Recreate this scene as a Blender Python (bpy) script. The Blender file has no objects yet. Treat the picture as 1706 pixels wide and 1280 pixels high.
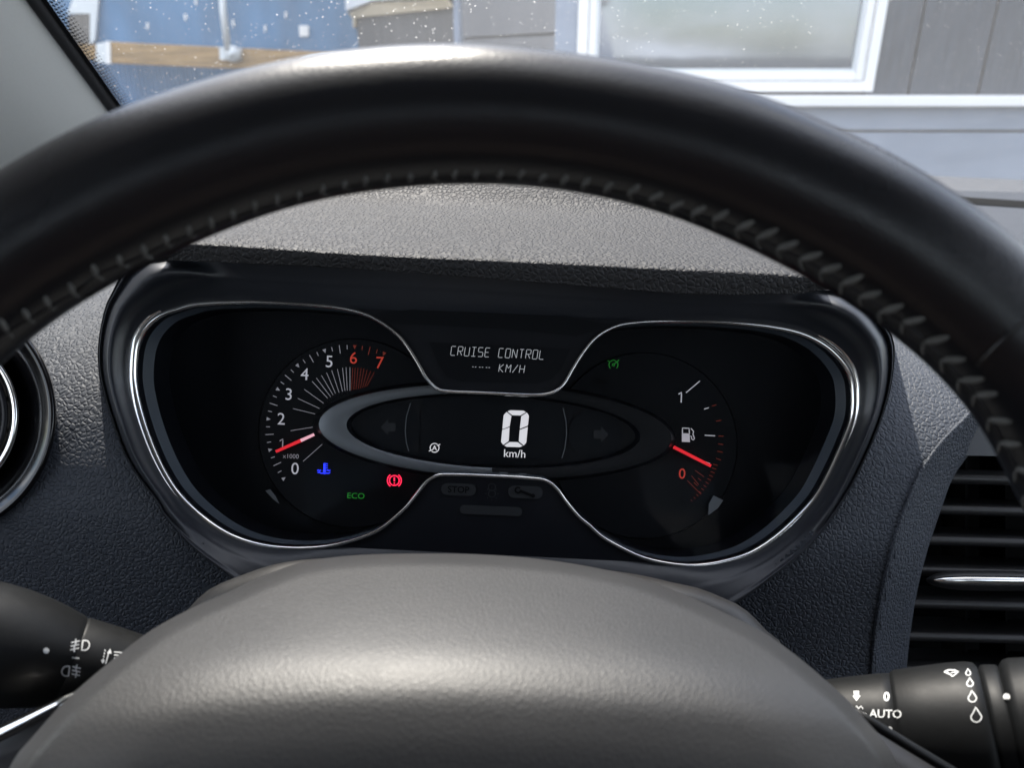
import bpy, bmesh, math, random
import numpy as np
from mathutils import Vector, Matrix
from mathutils.bvhtree import BVHTree
from mathutils.geometry import tessellate_polygon
random.seed(7)
C = bpy.context.scene
# ------------------------------------------------------------------ camera, world, sun, exposure
PITCH = math.radians(23.3)
FPX = 1283.0                      # focal length in photo pixels (photo is 1706 wide)
CX, CY = 853.0, 640.0
CAM = Vector((0, 0, 1.55))
Rv = Vector((1, 0, 0))
Fv = Vector((0, math.cos(PITCH), -math.sin(PITCH)))
Uv = Vector((0, math.sin(PITCH), math.cos(PITCH)))
cam_d = bpy.data.cameras.new('camera')
cam = bpy.data.objects.new('camera', cam_d); C.collection.objects.link(cam)
cam.location = CAM; cam.rotation_euler = (math.pi/2 - PITCH, 0, 0)
cam_d.sensor_width = 36; cam_d.lens = 36*FPX/1706
cam_d.clip_start = 0.01; cam_d.clip_end = 2000
cam_d.dof.use_dof = True; cam_d.dof.focus_distance = 0.39; cam_d.dof.aperture_fstop = 11
C.camera = cam

SUN_EL, SUN_AZ = 57.0, -17.0      # degrees; azimuth measured from straight ahead (+Y), negative = left
w = bpy.data.worlds.new('World'); C.world = w; w.use_nodes = True
nt = w.node_tree; bg = nt.nodes['Background']
sky = nt.nodes.new('ShaderNodeTexSky'); sky.sky_type = 'NISHITA'; sky.sun_disc = False
sky.sun_elevation = math.radians(SUN_EL); sky.sun_rotation = math.radians(SUN_AZ)
tc = nt.nodes.new('ShaderNodeTexCoord')
mp = nt.nodes.new('ShaderNodeMapping'); mp.inputs['Scale'].default_value = (1, 1, 4.5)
nz = nt.nodes.new('ShaderNodeTexNoise'); nz.inputs['Scale'].default_value = 4.5; nz.inputs['Detail'].default_value = 7
rp = nt.nodes.new('ShaderNodeValToRGB'); rp.color_ramp.elements[0].position = .42; rp.color_ramp.elements[1].position = .62
mx = nt.nodes.new('ShaderNodeMix'); mx.data_type = 'RGBA'
mx.inputs['B'].default_value = (8.5, 8.6, 8.8, 1)
nt.links.new(tc.outputs['Generated'], mp.inputs['Vector']); nt.links.new(mp.outputs[0], nz.inputs['Vector'])
nt.links.new(nz.outputs['Fac'], rp.inputs[0]); nt.links.new(rp.outputs[0], mx.inputs['Factor'])
nt.links.new(sky.outputs[0], mx.inputs['A']); nt.links.new(mx.outputs['Result'], bg.inputs['Color'])
bg.inputs['Strength'].default_value = 0.10
sd = bpy.data.lights.new('sun', 'SUN'); sd.energy = 2.7; sd.angle = math.radians(0.5); sd.color = (1, .94, .84)
sun = bpy.data.objects.new('sun', sd); C.collection.objects.link(sun)
a, e = math.radians(SUN_AZ), math.radians(SUN_EL)
sdir = Vector((math.sin(a)*math.cos(e), math.cos(a)*math.cos(e), math.sin(e)))
sun.rotation_euler = sdir.to_track_quat('Z', 'Y').to_euler(); sun.location = sdir*20
C.view_settings.view_transform = 'Standard'; C.view_settings.look = 'None'
C.view_settings.exposure = 2.0; C.view_settings.gamma = 1; C.view_settings.use_curve_mapping = False
C.render.engine = 'CYCLES'
C.cycles.use_denoising = True
try: C.cycles.denoiser = 'OPENIMAGEDENOISE'
except Exception: pass
C.cycles.max_bounces = 8; C.cycles.diffuse_bounces = 4; C.cycles.glossy_bounces = 4
C.cycles.transparent_max_bounces = 12; C.cycles.caustics_reflective = False; C.cycles.caustics_refractive = False
C.cycles.sample_clamp_indirect = 6

# ------------------------------------------------------------------ helpers
def V(px, py, d):
    px, py, d = float(px), float(py), float(d)
    return CAM + d*(Fv + (px-CX)/FPX*Rv + (CY-py)/FPX*Uv)
def ray(px, py):
    px, py = float(px), float(py)
    return (Fv + (px-CX)/FPX*Rv + (CY-py)/FPX*Uv)
def on_plane(px, py, p0, n):
    r = ray(px, py); t = (Vector(p0)-CAM).dot(Vector(n))/r.dot(Vector(n))
    return CAM + t*r
def tag(o, label=None, cat=None, group=None, kind=None):
    if label: o['label'] = label
    if cat: o['category'] = cat
    if group: o['group'] = group
    if kind: o['kind'] = kind
    return o
def thing(name, loc, label, cat, group=None):
    o = bpy.data.objects.new(name, None); C.collection.objects.link(o)
    o.empty_display_size = .02; o.location = loc; o['_off'] = list(loc)
    return tag(o, label, cat, group)
def obj(name, verts, faces, mat, parent=None, smooth=True, label=None, solid=0, bevel=0, loc=None, sub=0):
    off = Vector(parent['_off']) if parent is not None else Vector(loc if loc is not None else (0, 0, 0))
    me = bpy.data.meshes.new(name)
    me.from_pydata([tuple(Vector(v)-off) for v in verts], [], [tuple(f) for f in faces])
    me.validate(); me.update()
    if smooth:
        me.polygons.foreach_set('use_smooth', [True]*len(me.polygons))
    me.materials.append(mat)
    o = bpy.data.objects.new(name, me); C.collection.objects.link(o)
    if parent is not None: o.parent = parent
    else: o.location = off
    o['_off'] = list(off)
    if label: o['label'] = label
    if solid:
        m = o.modifiers.new('s', 'SOLIDIFY'); m.thickness = solid; m.offset = -1
    if bevel:
        m = o.modifiers.new('b', 'BEVEL'); m.width = bevel; m.segments = 3; m.limit_method = 'ANGLE'
    if sub:
        m = o.modifiers.new('u', 'SUBSURF'); m.levels = sub; m.render_levels = sub
    return o
class MB:
    def __init__(s): s.v = []; s.f = []
    def add(s, v, f):
        n = len(s.v); s.v += [Vector(q) for q in v]; s.f += [tuple(i+n for i in g) for g in f]
        return s
    def box(s, c, ax, ay, az):
        c, ax, ay, az = map(Vector, (c, ax, ay, az))
        v = [c+i*ax+j*ay+k*az for i in (-1, 1) for j in (-1, 1) for k in (-1, 1)]
        return s.add(v, [(0, 1, 3, 2), (4, 6, 7, 5), (0, 4, 5, 1), (2, 3, 7, 6), (0, 2, 6, 4), (1, 5, 7, 3)])
    def build(s, name, mat, parent=None, **k):
        return obj(name, s.v, s.f, mat, parent, **k)
def crom(pts, n, closed=False):
    P = [np.array(p, float) for p in pts]; out = []; m = len(P)
    segs = m if closed else m-1
    for i in range(segs):
        if closed: a, b, c, d = P[i-1], P[i], P[(i+1) % m], P[(i+2) % m]
        else: a, b, c, d = P[max(i-1, 0)], P[i], P[i+1], P[min(i+2, m-1)]
        for k in range(n):
            t = k/n
            out.append(.5*((2*b)+(-a+c)*t+(2*a-5*b+4*c-d)*t*t+(-a+3*b-3*c+d)*t**3))
    if not closed: out.append(P[-1])
    return out
def resample(pts, n, closed=False):
    P = np.array(pts, float)
    if closed: P = np.vstack([P, P[:1]])
    s = np.r_[0, np.cumsum(np.linalg.norm(np.diff(P, axis=0), axis=1))]
    t = np.linspace(0, s[-1], n+1)[:-1] if closed else np.linspace(0, s[-1], n)
    return np.stack([np.interp(t, s, P[:, k]) for k in range(P.shape[1])], 1)
def grid(rows, closed=False):
    n = len(rows[0]); v = [q for r in rows for q in r]; f = []
    for i in range(len(rows)-1):
        for j in range(n if closed else n-1):
            k = (j+1) % n
            f.append((i*n+j, i*n+k, (i+1)*n+k, (i+1)*n+j))
    return v, f
def tube(path, r, seg=12, closed=False, caps=True, rx=None):
    path = [Vector(p) for p in path]; n = len(path)
    rr = [float(q) for q in r] if hasattr(r, '__len__') else [float(r)]*n
    rows = []; up = None
    for i, p in enumerate(path):
        t = (path[(i+1) % n]-path[i-1]) if closed else (path[min(i+1, n-1)]-path[max(i-1, 0)])
        t.normalize()
        if up is None:
            up = t.cross(Vector((0, 0, 1)) if abs(t.z) < .9 else Vector((1, 0, 0)))
        up = (up-t*up.dot(t)).normalized(); s2 = t.cross(up)
        rows.append([p+float(rr[i])*(math.cos(a)*up+math.sin(a)*s2) for a in [2*math.pi*k/seg for k in range(seg)]])
    if closed: rows.append(rows[0])
    v, f = grid(rows, True)
    if caps and not closed:
        f.append(tuple(range(seg))[::-1]); f.append(tuple(range(len(v)-seg, len(v))))
    return v, f
def poly_fill(pts2, fn):
    tri = tessellate_polygon([[Vector((p[0], p[1], 0)) for p in pts2]])
    return [fn(p[0], p[1]) for p in pts2], [tuple(t) for t in tri]
def fd(d): return lambda x, y: V(x, y, d)
def draper(o_list, lift=.00015):
    vs = []; fs = []
    for o in o_list:
        n = len(vs); mw = Vector(o['_off'])
        vs += [v.co+mw for v in o.data.vertices]; fs += [tuple(i+n for i in p.vertices) for p in o.data.polygons]
    bv = BVHTree.FromPolygons(vs, fs)
    def f(x, y):
        r = ray(x, y).normalized(); h = bv.ray_cast(CAM, r)
        return CAM+r*.3 if h[0] is None else h[0]-r*lift
    return f
def stroke(mb, pts, wd, fn, closed=False):
    """a painted line: points and width in photo pixels, dropped onto a surface by fn"""
    P = [np.array(p, float) for p in pts]
    Q = []
    for i in range(len(P)-(0 if closed else 1)):
        a, b = P[i], P[(i+1) % len(P)]; k = max(1, int(np.linalg.norm(b-a)/4))
        Q += [a+(b-a)*t/k for t in range(k)]
    if not closed: Q.append(P[-1])
    n = len(Q); L = []; R = []
    for i, q in enumerate(Q):
        t = (Q[(i+1) % n]-Q[i-1]) if closed else (Q[min(i+1, n-1)]-Q[max(i-1, 0)])
        t = t/(np.linalg.norm(t)+1e-9); nn = np.array([-t[1], t[0]])*wd/2
        L.append(fn(*(q+nn))); R.append(fn(*(q-nn)))
    v, f = grid([L, R], closed); mb.add(v, f)
def arc(cx, cy, rx, a0, a1, n=16, ry=None):
    ry = rx if ry is None else ry
    return [(cx+rx*math.cos(math.radians(a0+(a1-a0)*i/n)), cy+ry*math.sin(math.radians(a0+(a1-a0)*i/n))) for i in range(n+1)]
def fillpoly(mb, pts, fn):
    v, f = poly_fill(pts, fn); mb.add(v, f)
ROLL = math.radians(2.4)
def text_mb(mb, s, cx, cy, h, fn, roll=ROLL, bold=0.0, sx=1.0, shear=0):
    cu = bpy.data.curves.new('t', 'FONT'); cu.body = s; cu.align_x = 'CENTER'; cu.align_y = 'CENTER'
    cu.size = 1; cu.offset = bold; cu.resolution_u = 4; cu.shear = shear
    o = bpy.data.objects.new('t', cu); C.collection.objects.link(o)
    bpy.context.view_layer.update()
    me = bpy.data.meshes.new_from_object(o.evaluated_get(bpy.context.evaluated_depsgraph_get()))
    bpy.data.objects.remove(o); bpy.data.curves.remove(cu)
    ys = [v.co.y for v in me.vertices]; xs = [v.co.x for v in me.vertices]
    if not ys: return
    my, mxx = (max(ys)+min(ys))/2, (max(xs)+min(xs))/2; k = h/(max(ys)-min(ys))
    c, sn = math.cos(roll), math.sin(roll); v = []
    for q in me.vertices:
        x = (q.co.x-mxx)*k*sx; y = -(q.co.y-my)*k
        v.append(fn(cx+x*c-y*sn, cy+x*sn+y*c))
    mb.add(v, [tuple(p.vertices) for p in me.polygons]); bpy.data.meshes.remove(me)

# ------------------------------------------------------------------ materials
def mat(name, col, rough=.5, metal=0, spec=.5, coat=0, emit=None, es=0):
    m = bpy.data.materials.new(name); m.use_nodes = True; b = m.node_tree.nodes['Principled BSDF']
    b.inputs['Base Color'].default_value = (*col, 1); b.inputs['Roughness'].default_value = rough
    b.inputs['Metallic'].default_value = metal; b.inputs['Specular IOR Level'].default_value = spec
    b.inputs['Coat Weight'].default_value = coat; b.inputs['Coat Roughness'].default_value = .06
    if emit: b.inputs['Emission Color'].default_value = (*emit, 1); b.inputs['Emission Strength'].default_value = es
    return m
def nodes(m): return m.node_tree, m.node_tree.nodes['Principled BSDF']
def grain(m, scale, strength, dist=.001, warp=.3, stretch=(1, 1, 1), fine=0, colvar=0, rvar=0):
    """leather-like skin: ridged cells + fine noise in metres"""
    t, b = nodes(m); N = t.nodes.new; L = t.links.new
    tc = N('ShaderNodeTexCoord'); mp = N('ShaderNodeMapping'); mp.inputs['Scale'].default_value = stretch
    L(tc.outputs['Object'], mp.inputs[0])
    nz = N('ShaderNodeTexNoise'); nz.inputs['Scale'].default_value = scale*.8; nz.inputs['Detail'].default_value = 3
    L(mp.outputs[0], nz.inputs['Vector'])
    ma = N('ShaderNodeVectorMath'); ma.operation = 'MULTIPLY_ADD'; ma.inputs[1].default_value = (warp/scale,)*3
    L(nz.outputs['Color'], ma.inputs[0]); L(mp.outputs[0], ma.inputs[2])
    vo = N('ShaderNodeTexVoronoi'); vo.feature = 'DISTANCE_TO_EDGE'; vo.inputs['Scale'].default_value = scale
    L(ma.outputs[0], vo.inputs['Vector'])
    cr = N('ShaderNodeMapRange'); cr.interpolation_type = 'SMOOTHSTEP'; cr.inputs['From Max'].default_value = .28
    L(vo.outputs['Distance'], cr.inputs['Value'])
    h = cr.outputs[0]
    if fine:
        n2 = N('ShaderNodeTexNoise'); n2.inputs['Scale'].default_value = scale*2.5; n2.inputs['Detail'].default_value = 4
        L(tc.outputs['Object'], n2.inputs['Vector'])
        mm = N('ShaderNodeMath'); mm.operation = 'MULTIPLY_ADD'; mm.inputs[1].default_value = fine
        L(n2.outputs['Fac'], mm.inputs[0]); L(h, mm.inputs[2]); h = mm.outputs[0]
    bp = N('ShaderNodeBump'); bp.inputs['Strength'].default_value = strength; bp.inputs['Distance'].default_value = dist
    L(h, bp.inputs['Height']); L(bp.outputs[0], b.inputs['Normal'])
    n3 = N('ShaderNodeTexNoise'); n3.inputs['Scale'].default_value = 14; n3.inputs['Detail'].default_value = 5
    L(tc.outputs['Object'], n3.inputs['Vector'])
    r0 = b.inputs['Roughness'].default_value
    mr = N('ShaderNodeMapRange'); mr.inputs['From Min'].default_value = .3; mr.inputs['From Max'].default_value = .7
    mr.inputs['To Min'].default_value = r0-rvar; mr.inputs['To Max'].default_value = r0+rvar
    L(n3.outputs['Fac'], mr.inputs['Value']); L(mr.outputs[0], b.inputs['Roughness'])
    return m
def wear(m, scale=60, amt=.3, rv=.08, bump=0):
    """uneven colour and gloss"""
    t, b = nodes(m); N = t.nodes.new; L = t.links.new
    tc = N('ShaderNodeTexCoord'); nz = N('ShaderNodeTexNoise'); nz.inputs['Scale'].default_value = scale; nz.inputs['Detail'].default_value = 6
    L(tc.outputs['Object'], nz.inputs['Vector'])
    c = b.inputs['Base Color'].default_value[:]
    mx = N('ShaderNodeMix'); mx.data_type = 'RGBA'
    mx.inputs['A'].default_value = (*[x*(1-amt) for x in c[:3]], 1); mx.inputs['B'].default_value = (*[min(1, x*(1+amt)) for x in c[:3]], 1)
    L(nz.outputs['Fac'], mx.inputs['Factor']); L(mx.outputs['Result'], b.inputs['Base Color'])
    r0 = b.inputs['Roughness'].default_value
    mr = N('ShaderNodeMapRange'); mr.inputs['To Min'].default_value = max(.02, r0-rv); mr.inputs['To Max'].default_value = min(1, r0+rv)
    L(nz.outputs['Fac'], mr.inputs['Value']); L(mr.outputs[0], b.inputs['Roughness'])
    if bump:
        bp = N('ShaderNodeBump'); bp.inputs['Strength'].default_value = bump; bp.inputs['Distance'].default_value = .001
        L(nz.outputs['Fac'], bp.inputs['Height']); L(bp.outputs[0], b.inputs['Normal'])
    return m
M = {}
M['dash'] = grain(mat('dash_skin', (.044, .050, .062), .58, spec=.22), 430, .6, .0007, .6, (1, .7, 1), .12, rvar=.03)
M['hood'] = grain(mat('hood_skin', (.028, .028, .030), .58, spec=.22), 380, .6, .0008, .6, (1, .7, 1), .04, rvar=.03)
M['leather'] = grain(mat('rim_leather', (.006, .0065, .0085), .31, spec=.38), 750, .11, .0003, .5, rvar=.05)
M['gloss_leather'] = mat('spoke_plastic', (.012, .012, .013), .3)
M['airbag'] = grain(mat('airbag_skin', (.018, .0185, .020), .5, spec=.5), 700, .13, .0006, .9, (1, 1, 1), .5, rvar=.04)
M['shell'] = wear(mat('column_shell', (.01, .01, .011), .5), 90, .2)
M['bezel'] = grain(mat('bezel_satin', (.022, .025, .032), .4), 1500, .08, .0002, .5, rvar=.02)
M['black'] = wear(mat('black_plastic', (.005, .006, .009), .4, spec=.25), 50, .2)
M['dial'] = wear(mat('dial_face', (.003, .0042, .0065), .5, spec=.15), 40, .15)
M['dial2'] = wear(mat('dial_disc', (.0045, .0058, .008), .5, spec=.15), 40, .15)
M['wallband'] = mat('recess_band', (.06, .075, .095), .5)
M['chrome'] = wear(mat('chrome', (.92, .92, .91), .16, 1), 30, .02, .03)
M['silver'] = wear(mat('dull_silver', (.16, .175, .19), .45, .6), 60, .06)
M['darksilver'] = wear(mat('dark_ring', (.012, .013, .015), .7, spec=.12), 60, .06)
M['pod'] = mat('pod_black', (.004, .005, .007), .35, spec=.2)
M['white_mark'] = mat('white_mark', (.55, .55, .6), .6, emit=(.72, .72, .8), es=.08)
M['dim_mark'] = mat('dim_mark', (.25, .25, .28), .6, emit=(.7, .7, .8), es=.045)
M['red_mark'] = mat('red_mark', (.4, .03, .02), .6, emit=(.9, .09, .05), es=.075)
M['dim_red'] = mat('dim_red', (.09, .015, .01), .6, emit=(.9, .12, .06), es=.022)
M['needle'] = mat('needle_red', (.7, .02, .02), .4, emit=(1, .02, .04), es=.13)
M['needle_pale'] = mat('needle_pale', (.8, .45, .5), .4, emit=(1, .5, .6), es=.16)
M['lcd'] = mat('lcd_segments', (.3, .3, .3), .5, emit=(.75, .75, .8), es=.19)
M['lcd_dim'] = mat('lcd_message', (.3, .3, .3), .5, emit=(.7, .74, .8), es=.09)
M['tell_red'] = mat('tell_red', (.3, 0, .02), .5, emit=(1, .02, .07), es=.5)
M['tell_red_glow'] = mat('tell_red_glow', (.02, 0, 0), .5, emit=(1, .01, .04), es=.03)
M['tell_blue'] = mat('tell_blue', (0, 0, .3), .5, emit=(.02, .04, 1), es=.45)
M['tell_green'] = mat('tell_green', (0, .1, .01), .5, emit=(.04, .6, .06), es=.06)
M['ghost'] = mat('unlit_lamp', (.022, .024, .027), .5, spec=.2)
M['ghost_dark'] = mat('unlit_mark', (.004, .004, .005), .6, spec=.1)
M['stalk'] = wear(mat('stalk_plastic', (.005, .0055, .006), .5, spec=.2), 300, .1, .05, .05)
M['paint'] = mat('white_print', (.55, .56, .56), .6)
M['thread'] = wear(mat('thread', (.12, .12, .115), .8), 900, .4)
M['rubber'] = wear(mat('rubber', (.012, .012, .013), .7), 90, .2)
M['pillar'] = wear(mat('pillar_trim', (.66, .66, .63), .65), 500, .05, .05, .1)
M['liner'] = wear(mat('roof_lining', (.72, .72, .70), .9), 300, .1)
M['seat'] = wear(mat('added_seat_fabric', (.26, .155, .115), .9), 200, .3)
M['piano'] = mat('gloss_black', (.004, .004, .005), .12)
M['void'] = mat('dark_void', (.003, .003, .003), .8, spec=.1)
M['cushion'] = wear(mat('seat_cushion', (.10, .075, .065), .9), 200, .1)
M['frit'] = mat('frit', (.01, .01, .01), .5)

# windshield glass: thin, mostly clear, with a film of dust and specks
def glass(name, dusty=False, refl=1.0):
    m = bpy.data.materials.new(name); m.use_nodes = True; t = m.node_tree; t.nodes.clear(); N = t.nodes.new; L = t.links.new
    out = N('ShaderNodeOutputMaterial'); tr = N('ShaderNodeBsdfTransparent'); gl = N('ShaderNodeBsdfGlossy'); gl.inputs['Roughness'].default_value = .015
    fr = N('ShaderNodeFresnel'); fr.inputs['IOR'].default_value = 1.45
    mu = N('ShaderNodeMath'); mu.operation = 'MULTIPLY'; mu.inputs[1].default_value = refl; L(fr.outputs[0], mu.inputs[0])
    mx = N('ShaderNodeMixShader'); L(mu.outputs[0], mx.inputs[0]); L(tr.outputs[0], mx.inputs[1]); L(gl.outputs[0], mx.inputs[2])
    last = mx
    if dusty:
        tl = N('ShaderNodeBsdfTranslucent'); tl.inputs['Color'].default_value = (1, .98, .94, 1)
        df = N('ShaderNodeBsdfDiffuse'); df.inputs['Color'].default_value = (.8, .8, .78, 1)
        ds = N('ShaderNodeAddShader'); L(tl.outputs[0], ds.inputs[0]); L(df.outputs[0], ds.inputs[1])
        tc = N('ShaderNodeTexCoord')
        big = N('ShaderNodeTexNoise'); big.inputs['Scale'].default_value = 5; big.inputs['Detail'].default_value = 4; L(tc.outputs['Object'], big.inputs['Vector'])
        bm = N('ShaderNodeMapRange'); bm.inputs['From Min'].default_value = .35; bm.inputs['From Max'].default_value = .65; L(big.outputs['Fac'], bm.inputs['Value'])
        tot = None
        for sc, th, seed in ((260, .12, 0), (120, .07, 3.1), (520, .17, 7.7)):
            ad = N('ShaderNodeVectorMath'); ad.inputs[1].default_value = (seed, seed*2, seed); L(tc.outputs['Object'], ad.inputs[0])
            wn = N('ShaderNodeTexNoise'); wn.inputs['Scale'].default_value = sc*2; L(ad.outputs[0], wn.inputs['Vector'])
            wm = N('ShaderNodeVectorMath'); wm.operation = 'MULTIPLY_ADD'; wm.inputs[1].default_value = (.25/sc,)*3; L(wn.outputs['Color'], wm.inputs[0]); L(ad.outputs[0], wm.inputs[2])
            vo = N('ShaderNodeTexVoronoi'); vo.inputs['Scale'].default_value = sc; L(wm.outputs[0], vo.inputs['Vector'])
            # each cell has its own speck size; most cells stay clean
            se = N('ShaderNodeSeparateColor'); L(vo.outputs['Color'], se.inputs[0])
            th_n = N('ShaderNodeMapRange'); th_n.inputs['From Min'].default_value = .86; th_n.inputs['From Max'].default_value = 1
            th_n.inputs['To Min'].default_value = 0; th_n.inputs['To Max'].default_value = th*1.9; L(se.outputs[0], th_n.inputs['Value'])
            lt = N('ShaderNodeMath'); lt.operation = 'SUBTRACT'; L(th_n.outputs[0], lt.inputs[0]); L(vo.outputs['Distance'], lt.inputs[1])
            mr = N('ShaderNodeMapRange'); mr.inputs['From Max'].default_value = .06; L(lt.outputs[0], mr.inputs['Value'])
            if tot is None: tot = mr.outputs[0]
            else:
                mm = N('ShaderNodeMath'); mm.operation = 'MAXIMUM'; L(tot, mm.inputs[0]); L(mr.outputs[0], mm.inputs[1]); tot = mm.outputs[0]
        k1 = N('ShaderNodeMath'); k1.operation = 'MULTIPLY'; k1.inputs[1].default_value = .55; L(tot, k1.inputs[0])
        k2 = N('ShaderNodeMath'); k2.operation = 'MULTIPLY'; L(k1.outputs[0], k2.inputs[0]); 
        bb = N('ShaderNodeMapRange'); bb.inputs['To Min'].default_value = .25; L(bm.outputs[0], bb.inputs['Value']); L(bb.outputs[0], k2.inputs[1])
        sx_ = N('ShaderNodeSeparateXYZ'); L(tc.outputs['Object'], sx_.inputs[0]); sr_ = N('ShaderNodeMapRange')
        sr_.inputs['From Min'].default_value = -.35; sr_.inputs['From Max'].default_value = .1; sr_.inputs['To Min'].default_value = 1; sr_.inputs['To Max'].default_value = .22
        L(sx_.outputs[0], sr_.inputs['Value']); k2b = N('ShaderNodeMath'); k2b.operation = 'MULTIPLY'; L(k2.outputs[0], k2b.inputs[0]); L(sr_.outputs[0], k2b.inputs[1]); k2 = k2b
        # wiper-streak film
        st = N('ShaderNodeMapping'); st.inputs['Scale'].default_value = (60, 6, 6); st.inputs['Rotation'].default_value = (0, .3, .25); L(tc.outputs['Object'], st.inputs[0])
        sn = N('ShaderNodeTexNoise'); sn.inputs['Scale'].default_value = 1.5; sn.inputs['Detail'].default_value = 6; L(st.outputs[0], sn.inputs['Vector'])
        sm = N('ShaderNodeMapRange'); sm.inputs['From Min'].default_value = .3; sm.inputs['From Max'].default_value = .8
        sm.inputs['To Min'].default_value = DUST*.92; sm.inputs['To Max'].default_value = DUST*1.1; L(sn.outputs['Fac'], sm.inputs['Value'])
        k3 = N('ShaderNodeMath'); k3.operation = 'ADD'; k3.use_clamp = True; L(k2.outputs[0], k3.inputs[0]); L(sm.outputs[0], k3.inputs[1])
        m2 = N('ShaderNodeMixShader'); L(k3.outputs[0], m2.inputs[0]); L(mx.outputs[0], m2.inputs[1]); L(ds.outputs[0], m2.inputs[2]); last = m2
    L(last.outputs[0], out.inputs['Surface']); return m
DUST = .030
M['windshield'] = glass('windshield_glass', True)
M['lens'] = glass('lens', False, .05)
M['blue'] = wear(mat('blue_steel', (.035, .15, .31), .5), 1.5, .12)
M['timber'] = wear(mat('timber', (.30, .19, .085), .8), 6, .25)
M['housegrey'] = wear(mat('house_grey', (.16, .162, .17), .8), 9, .05)
M['housedark'] = wear(mat('house_dark', (.11, .107, .108), .8), 9, .08)
M['houseblue'] = wear(mat('house_blue', (.24, .28, .35), .7), 5, .03)
M['whitepaint'] = wear(mat('white_paint', (.8, .8, .8), .5), 8, .04)
M['board'] = wear(mat('vertical_boards', (.05, .06, .078), .75), 7, .06)
M['steel'] = wear(mat('galvanised', (.6, .64, .67), .5, .2), 9, .1)
M['ground'] = wear(mat('asphalt', (.06, .06, .06), .9), 3, .2)
def pane_mat():
    m = bpy.data.materials.new('window_pane'); m.use_nodes = True; t = m.node_tree; t.nodes.clear(); N = t.nodes.new
    o = N('ShaderNodeOutputMaterial'); d = N('ShaderNodeBsdfDiffuse'); d.inputs['Color'].default_value = (.05, .06, .075, 1)
    g = N('ShaderNodeBsdfGlossy'); g.inputs['Roughness'].default_value = .04; g.inputs['Color'].default_value = (.8, .88, 1, 1)
    x = N('ShaderNodeMixShader'); x.inputs[0].default_value = .17; t.links.new(d.outputs[0], x.inputs[1]); t.links.new(g.outputs[0], x.inputs[2]); t.links.new(x.outputs[0], o.inputs['Surface'])
    tc = N('ShaderNodeTexCoord'); nz = N('ShaderNodeTexNoise'); nz.inputs['Scale'].default_value = 2.5; bp = N('ShaderNodeBump'); bp.inputs['Strength'].default_value = .02; bp.inputs['Distance'].default_value = .02
    t.links.new(tc.outputs['Object'], nz.inputs['Vector']); t.links.new(nz.outputs['Fac'], bp.inputs['Height']); t.links.new(bp.outputs[0], g.inputs['Normal']); return m
M['pane'] = pane_mat()
def streaks(m, scale, amt):
    t, b = nodes(m); N = t.nodes.new; L = t.links.new
    tc = N('ShaderNodeTexCoord'); mp = N('ShaderNodeMapping'); mp.inputs['Scale'].default_value = scale
    nz = N('ShaderNodeTexNoise'); nz.inputs['Scale'].default_value = 1; nz.inputs['Detail'].default_value = 8; L(tc.outputs['Object'], mp.inputs[0]); L(mp.outputs[0], nz.inputs['Vector'])
    src = b.inputs['Base Color'].links[0].from_socket; hs = N('ShaderNodeHueSaturation'); L(src, hs.inputs['Color'])
    mr = N('ShaderNodeMapRange'); mr.inputs['From Min'].default_value = .3; mr.inputs['From Max'].default_value = .7; mr.inputs['To Min'].default_value = 1-amt; mr.inputs['To Max'].default_value = 1+amt
    L(nz.outputs['Fac'], mr.inputs['Value']); L(mr.outputs[0], hs.inputs['Value']); L(hs.outputs[0], b.inputs['Base Color'])
    bp = N('ShaderNodeBump'); bp.inputs['Strength'].default_value = .4; bp.inputs['Distance'].default_value = .004; L(nz.outputs['Fac'], bp.inputs['Height']); L(bp.outputs[0], b.inputs['Normal'])
streaks(M['board'], (70, 70, 3), .22); streaks(M['blue'], (2.2, 2.2, .7), .28); streaks(M['timber'], (2, 2, 30), .35); streaks(M['houseblue'], (3, 3, 9), .07); streaks(M['housegrey'], (4, 4, 2), .1); streaks(M['housedark'], (30, 30, 2), .2)
def scratch_mat():
    m = bpy.data.materials.new('scratch'); m.use_nodes = True; t = m.node_tree; t.nodes.clear(); N = t.nodes.new
    o = N('ShaderNodeOutputMaterial'); a_ = N('ShaderNodeBsdfTransparent'); d = N('ShaderNodeBsdfTranslucent'); x = N('ShaderNodeMixShader'); x.inputs[0].default_value = .22
    t.links.new(a_.outputs[0], x.inputs[1]); t.links.new(d.outputs[0], x.inputs[2]); t.links.new(x.outputs[0], o.inputs['Surface']); return m
M['scratch'] = scratch_mat()
M['soffit'] = wear(mat('soffit', (.6, .5, .36), .8), 5, .1)

# ------------------------------------------------------------------ ground
o = obj('ground', [(-300, -300, 0), (300, -300, 0), (300, 600, 0), (-300, 600, 0)], [(0, 1, 2, 3)], M['ground']); tag(o, kind='structure')

# ------------------------------------------------------------------ outside: grey house, blue container
HY = 4.2
def wp(px, py, y=HY): return on_plane(px, py, (0, y, 0), (0, -1, 0))
def slab(mb, pts_px, y, th, fn=None):
    """extrude a photo outline lying on a vertical wall plane to a slab of real thickness"""
    P = [wp(px, py, y) for px, py in pts_px]; n = len(P)
    v = P+[p+Vector((0, th, 0)) for p in P]
    f = [tuple(range(n))[::-1], tuple(range(n, 2*n))]+[(i, (i+1) % n, n+(i+1) % n, n+i) for i in range(n)]
    mb.add(v, f)
house = thing('house', (1.8, HY, 0), 'grey clad house with a white framed window, vertical boards and a pale blue lower wall', 'house')
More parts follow.
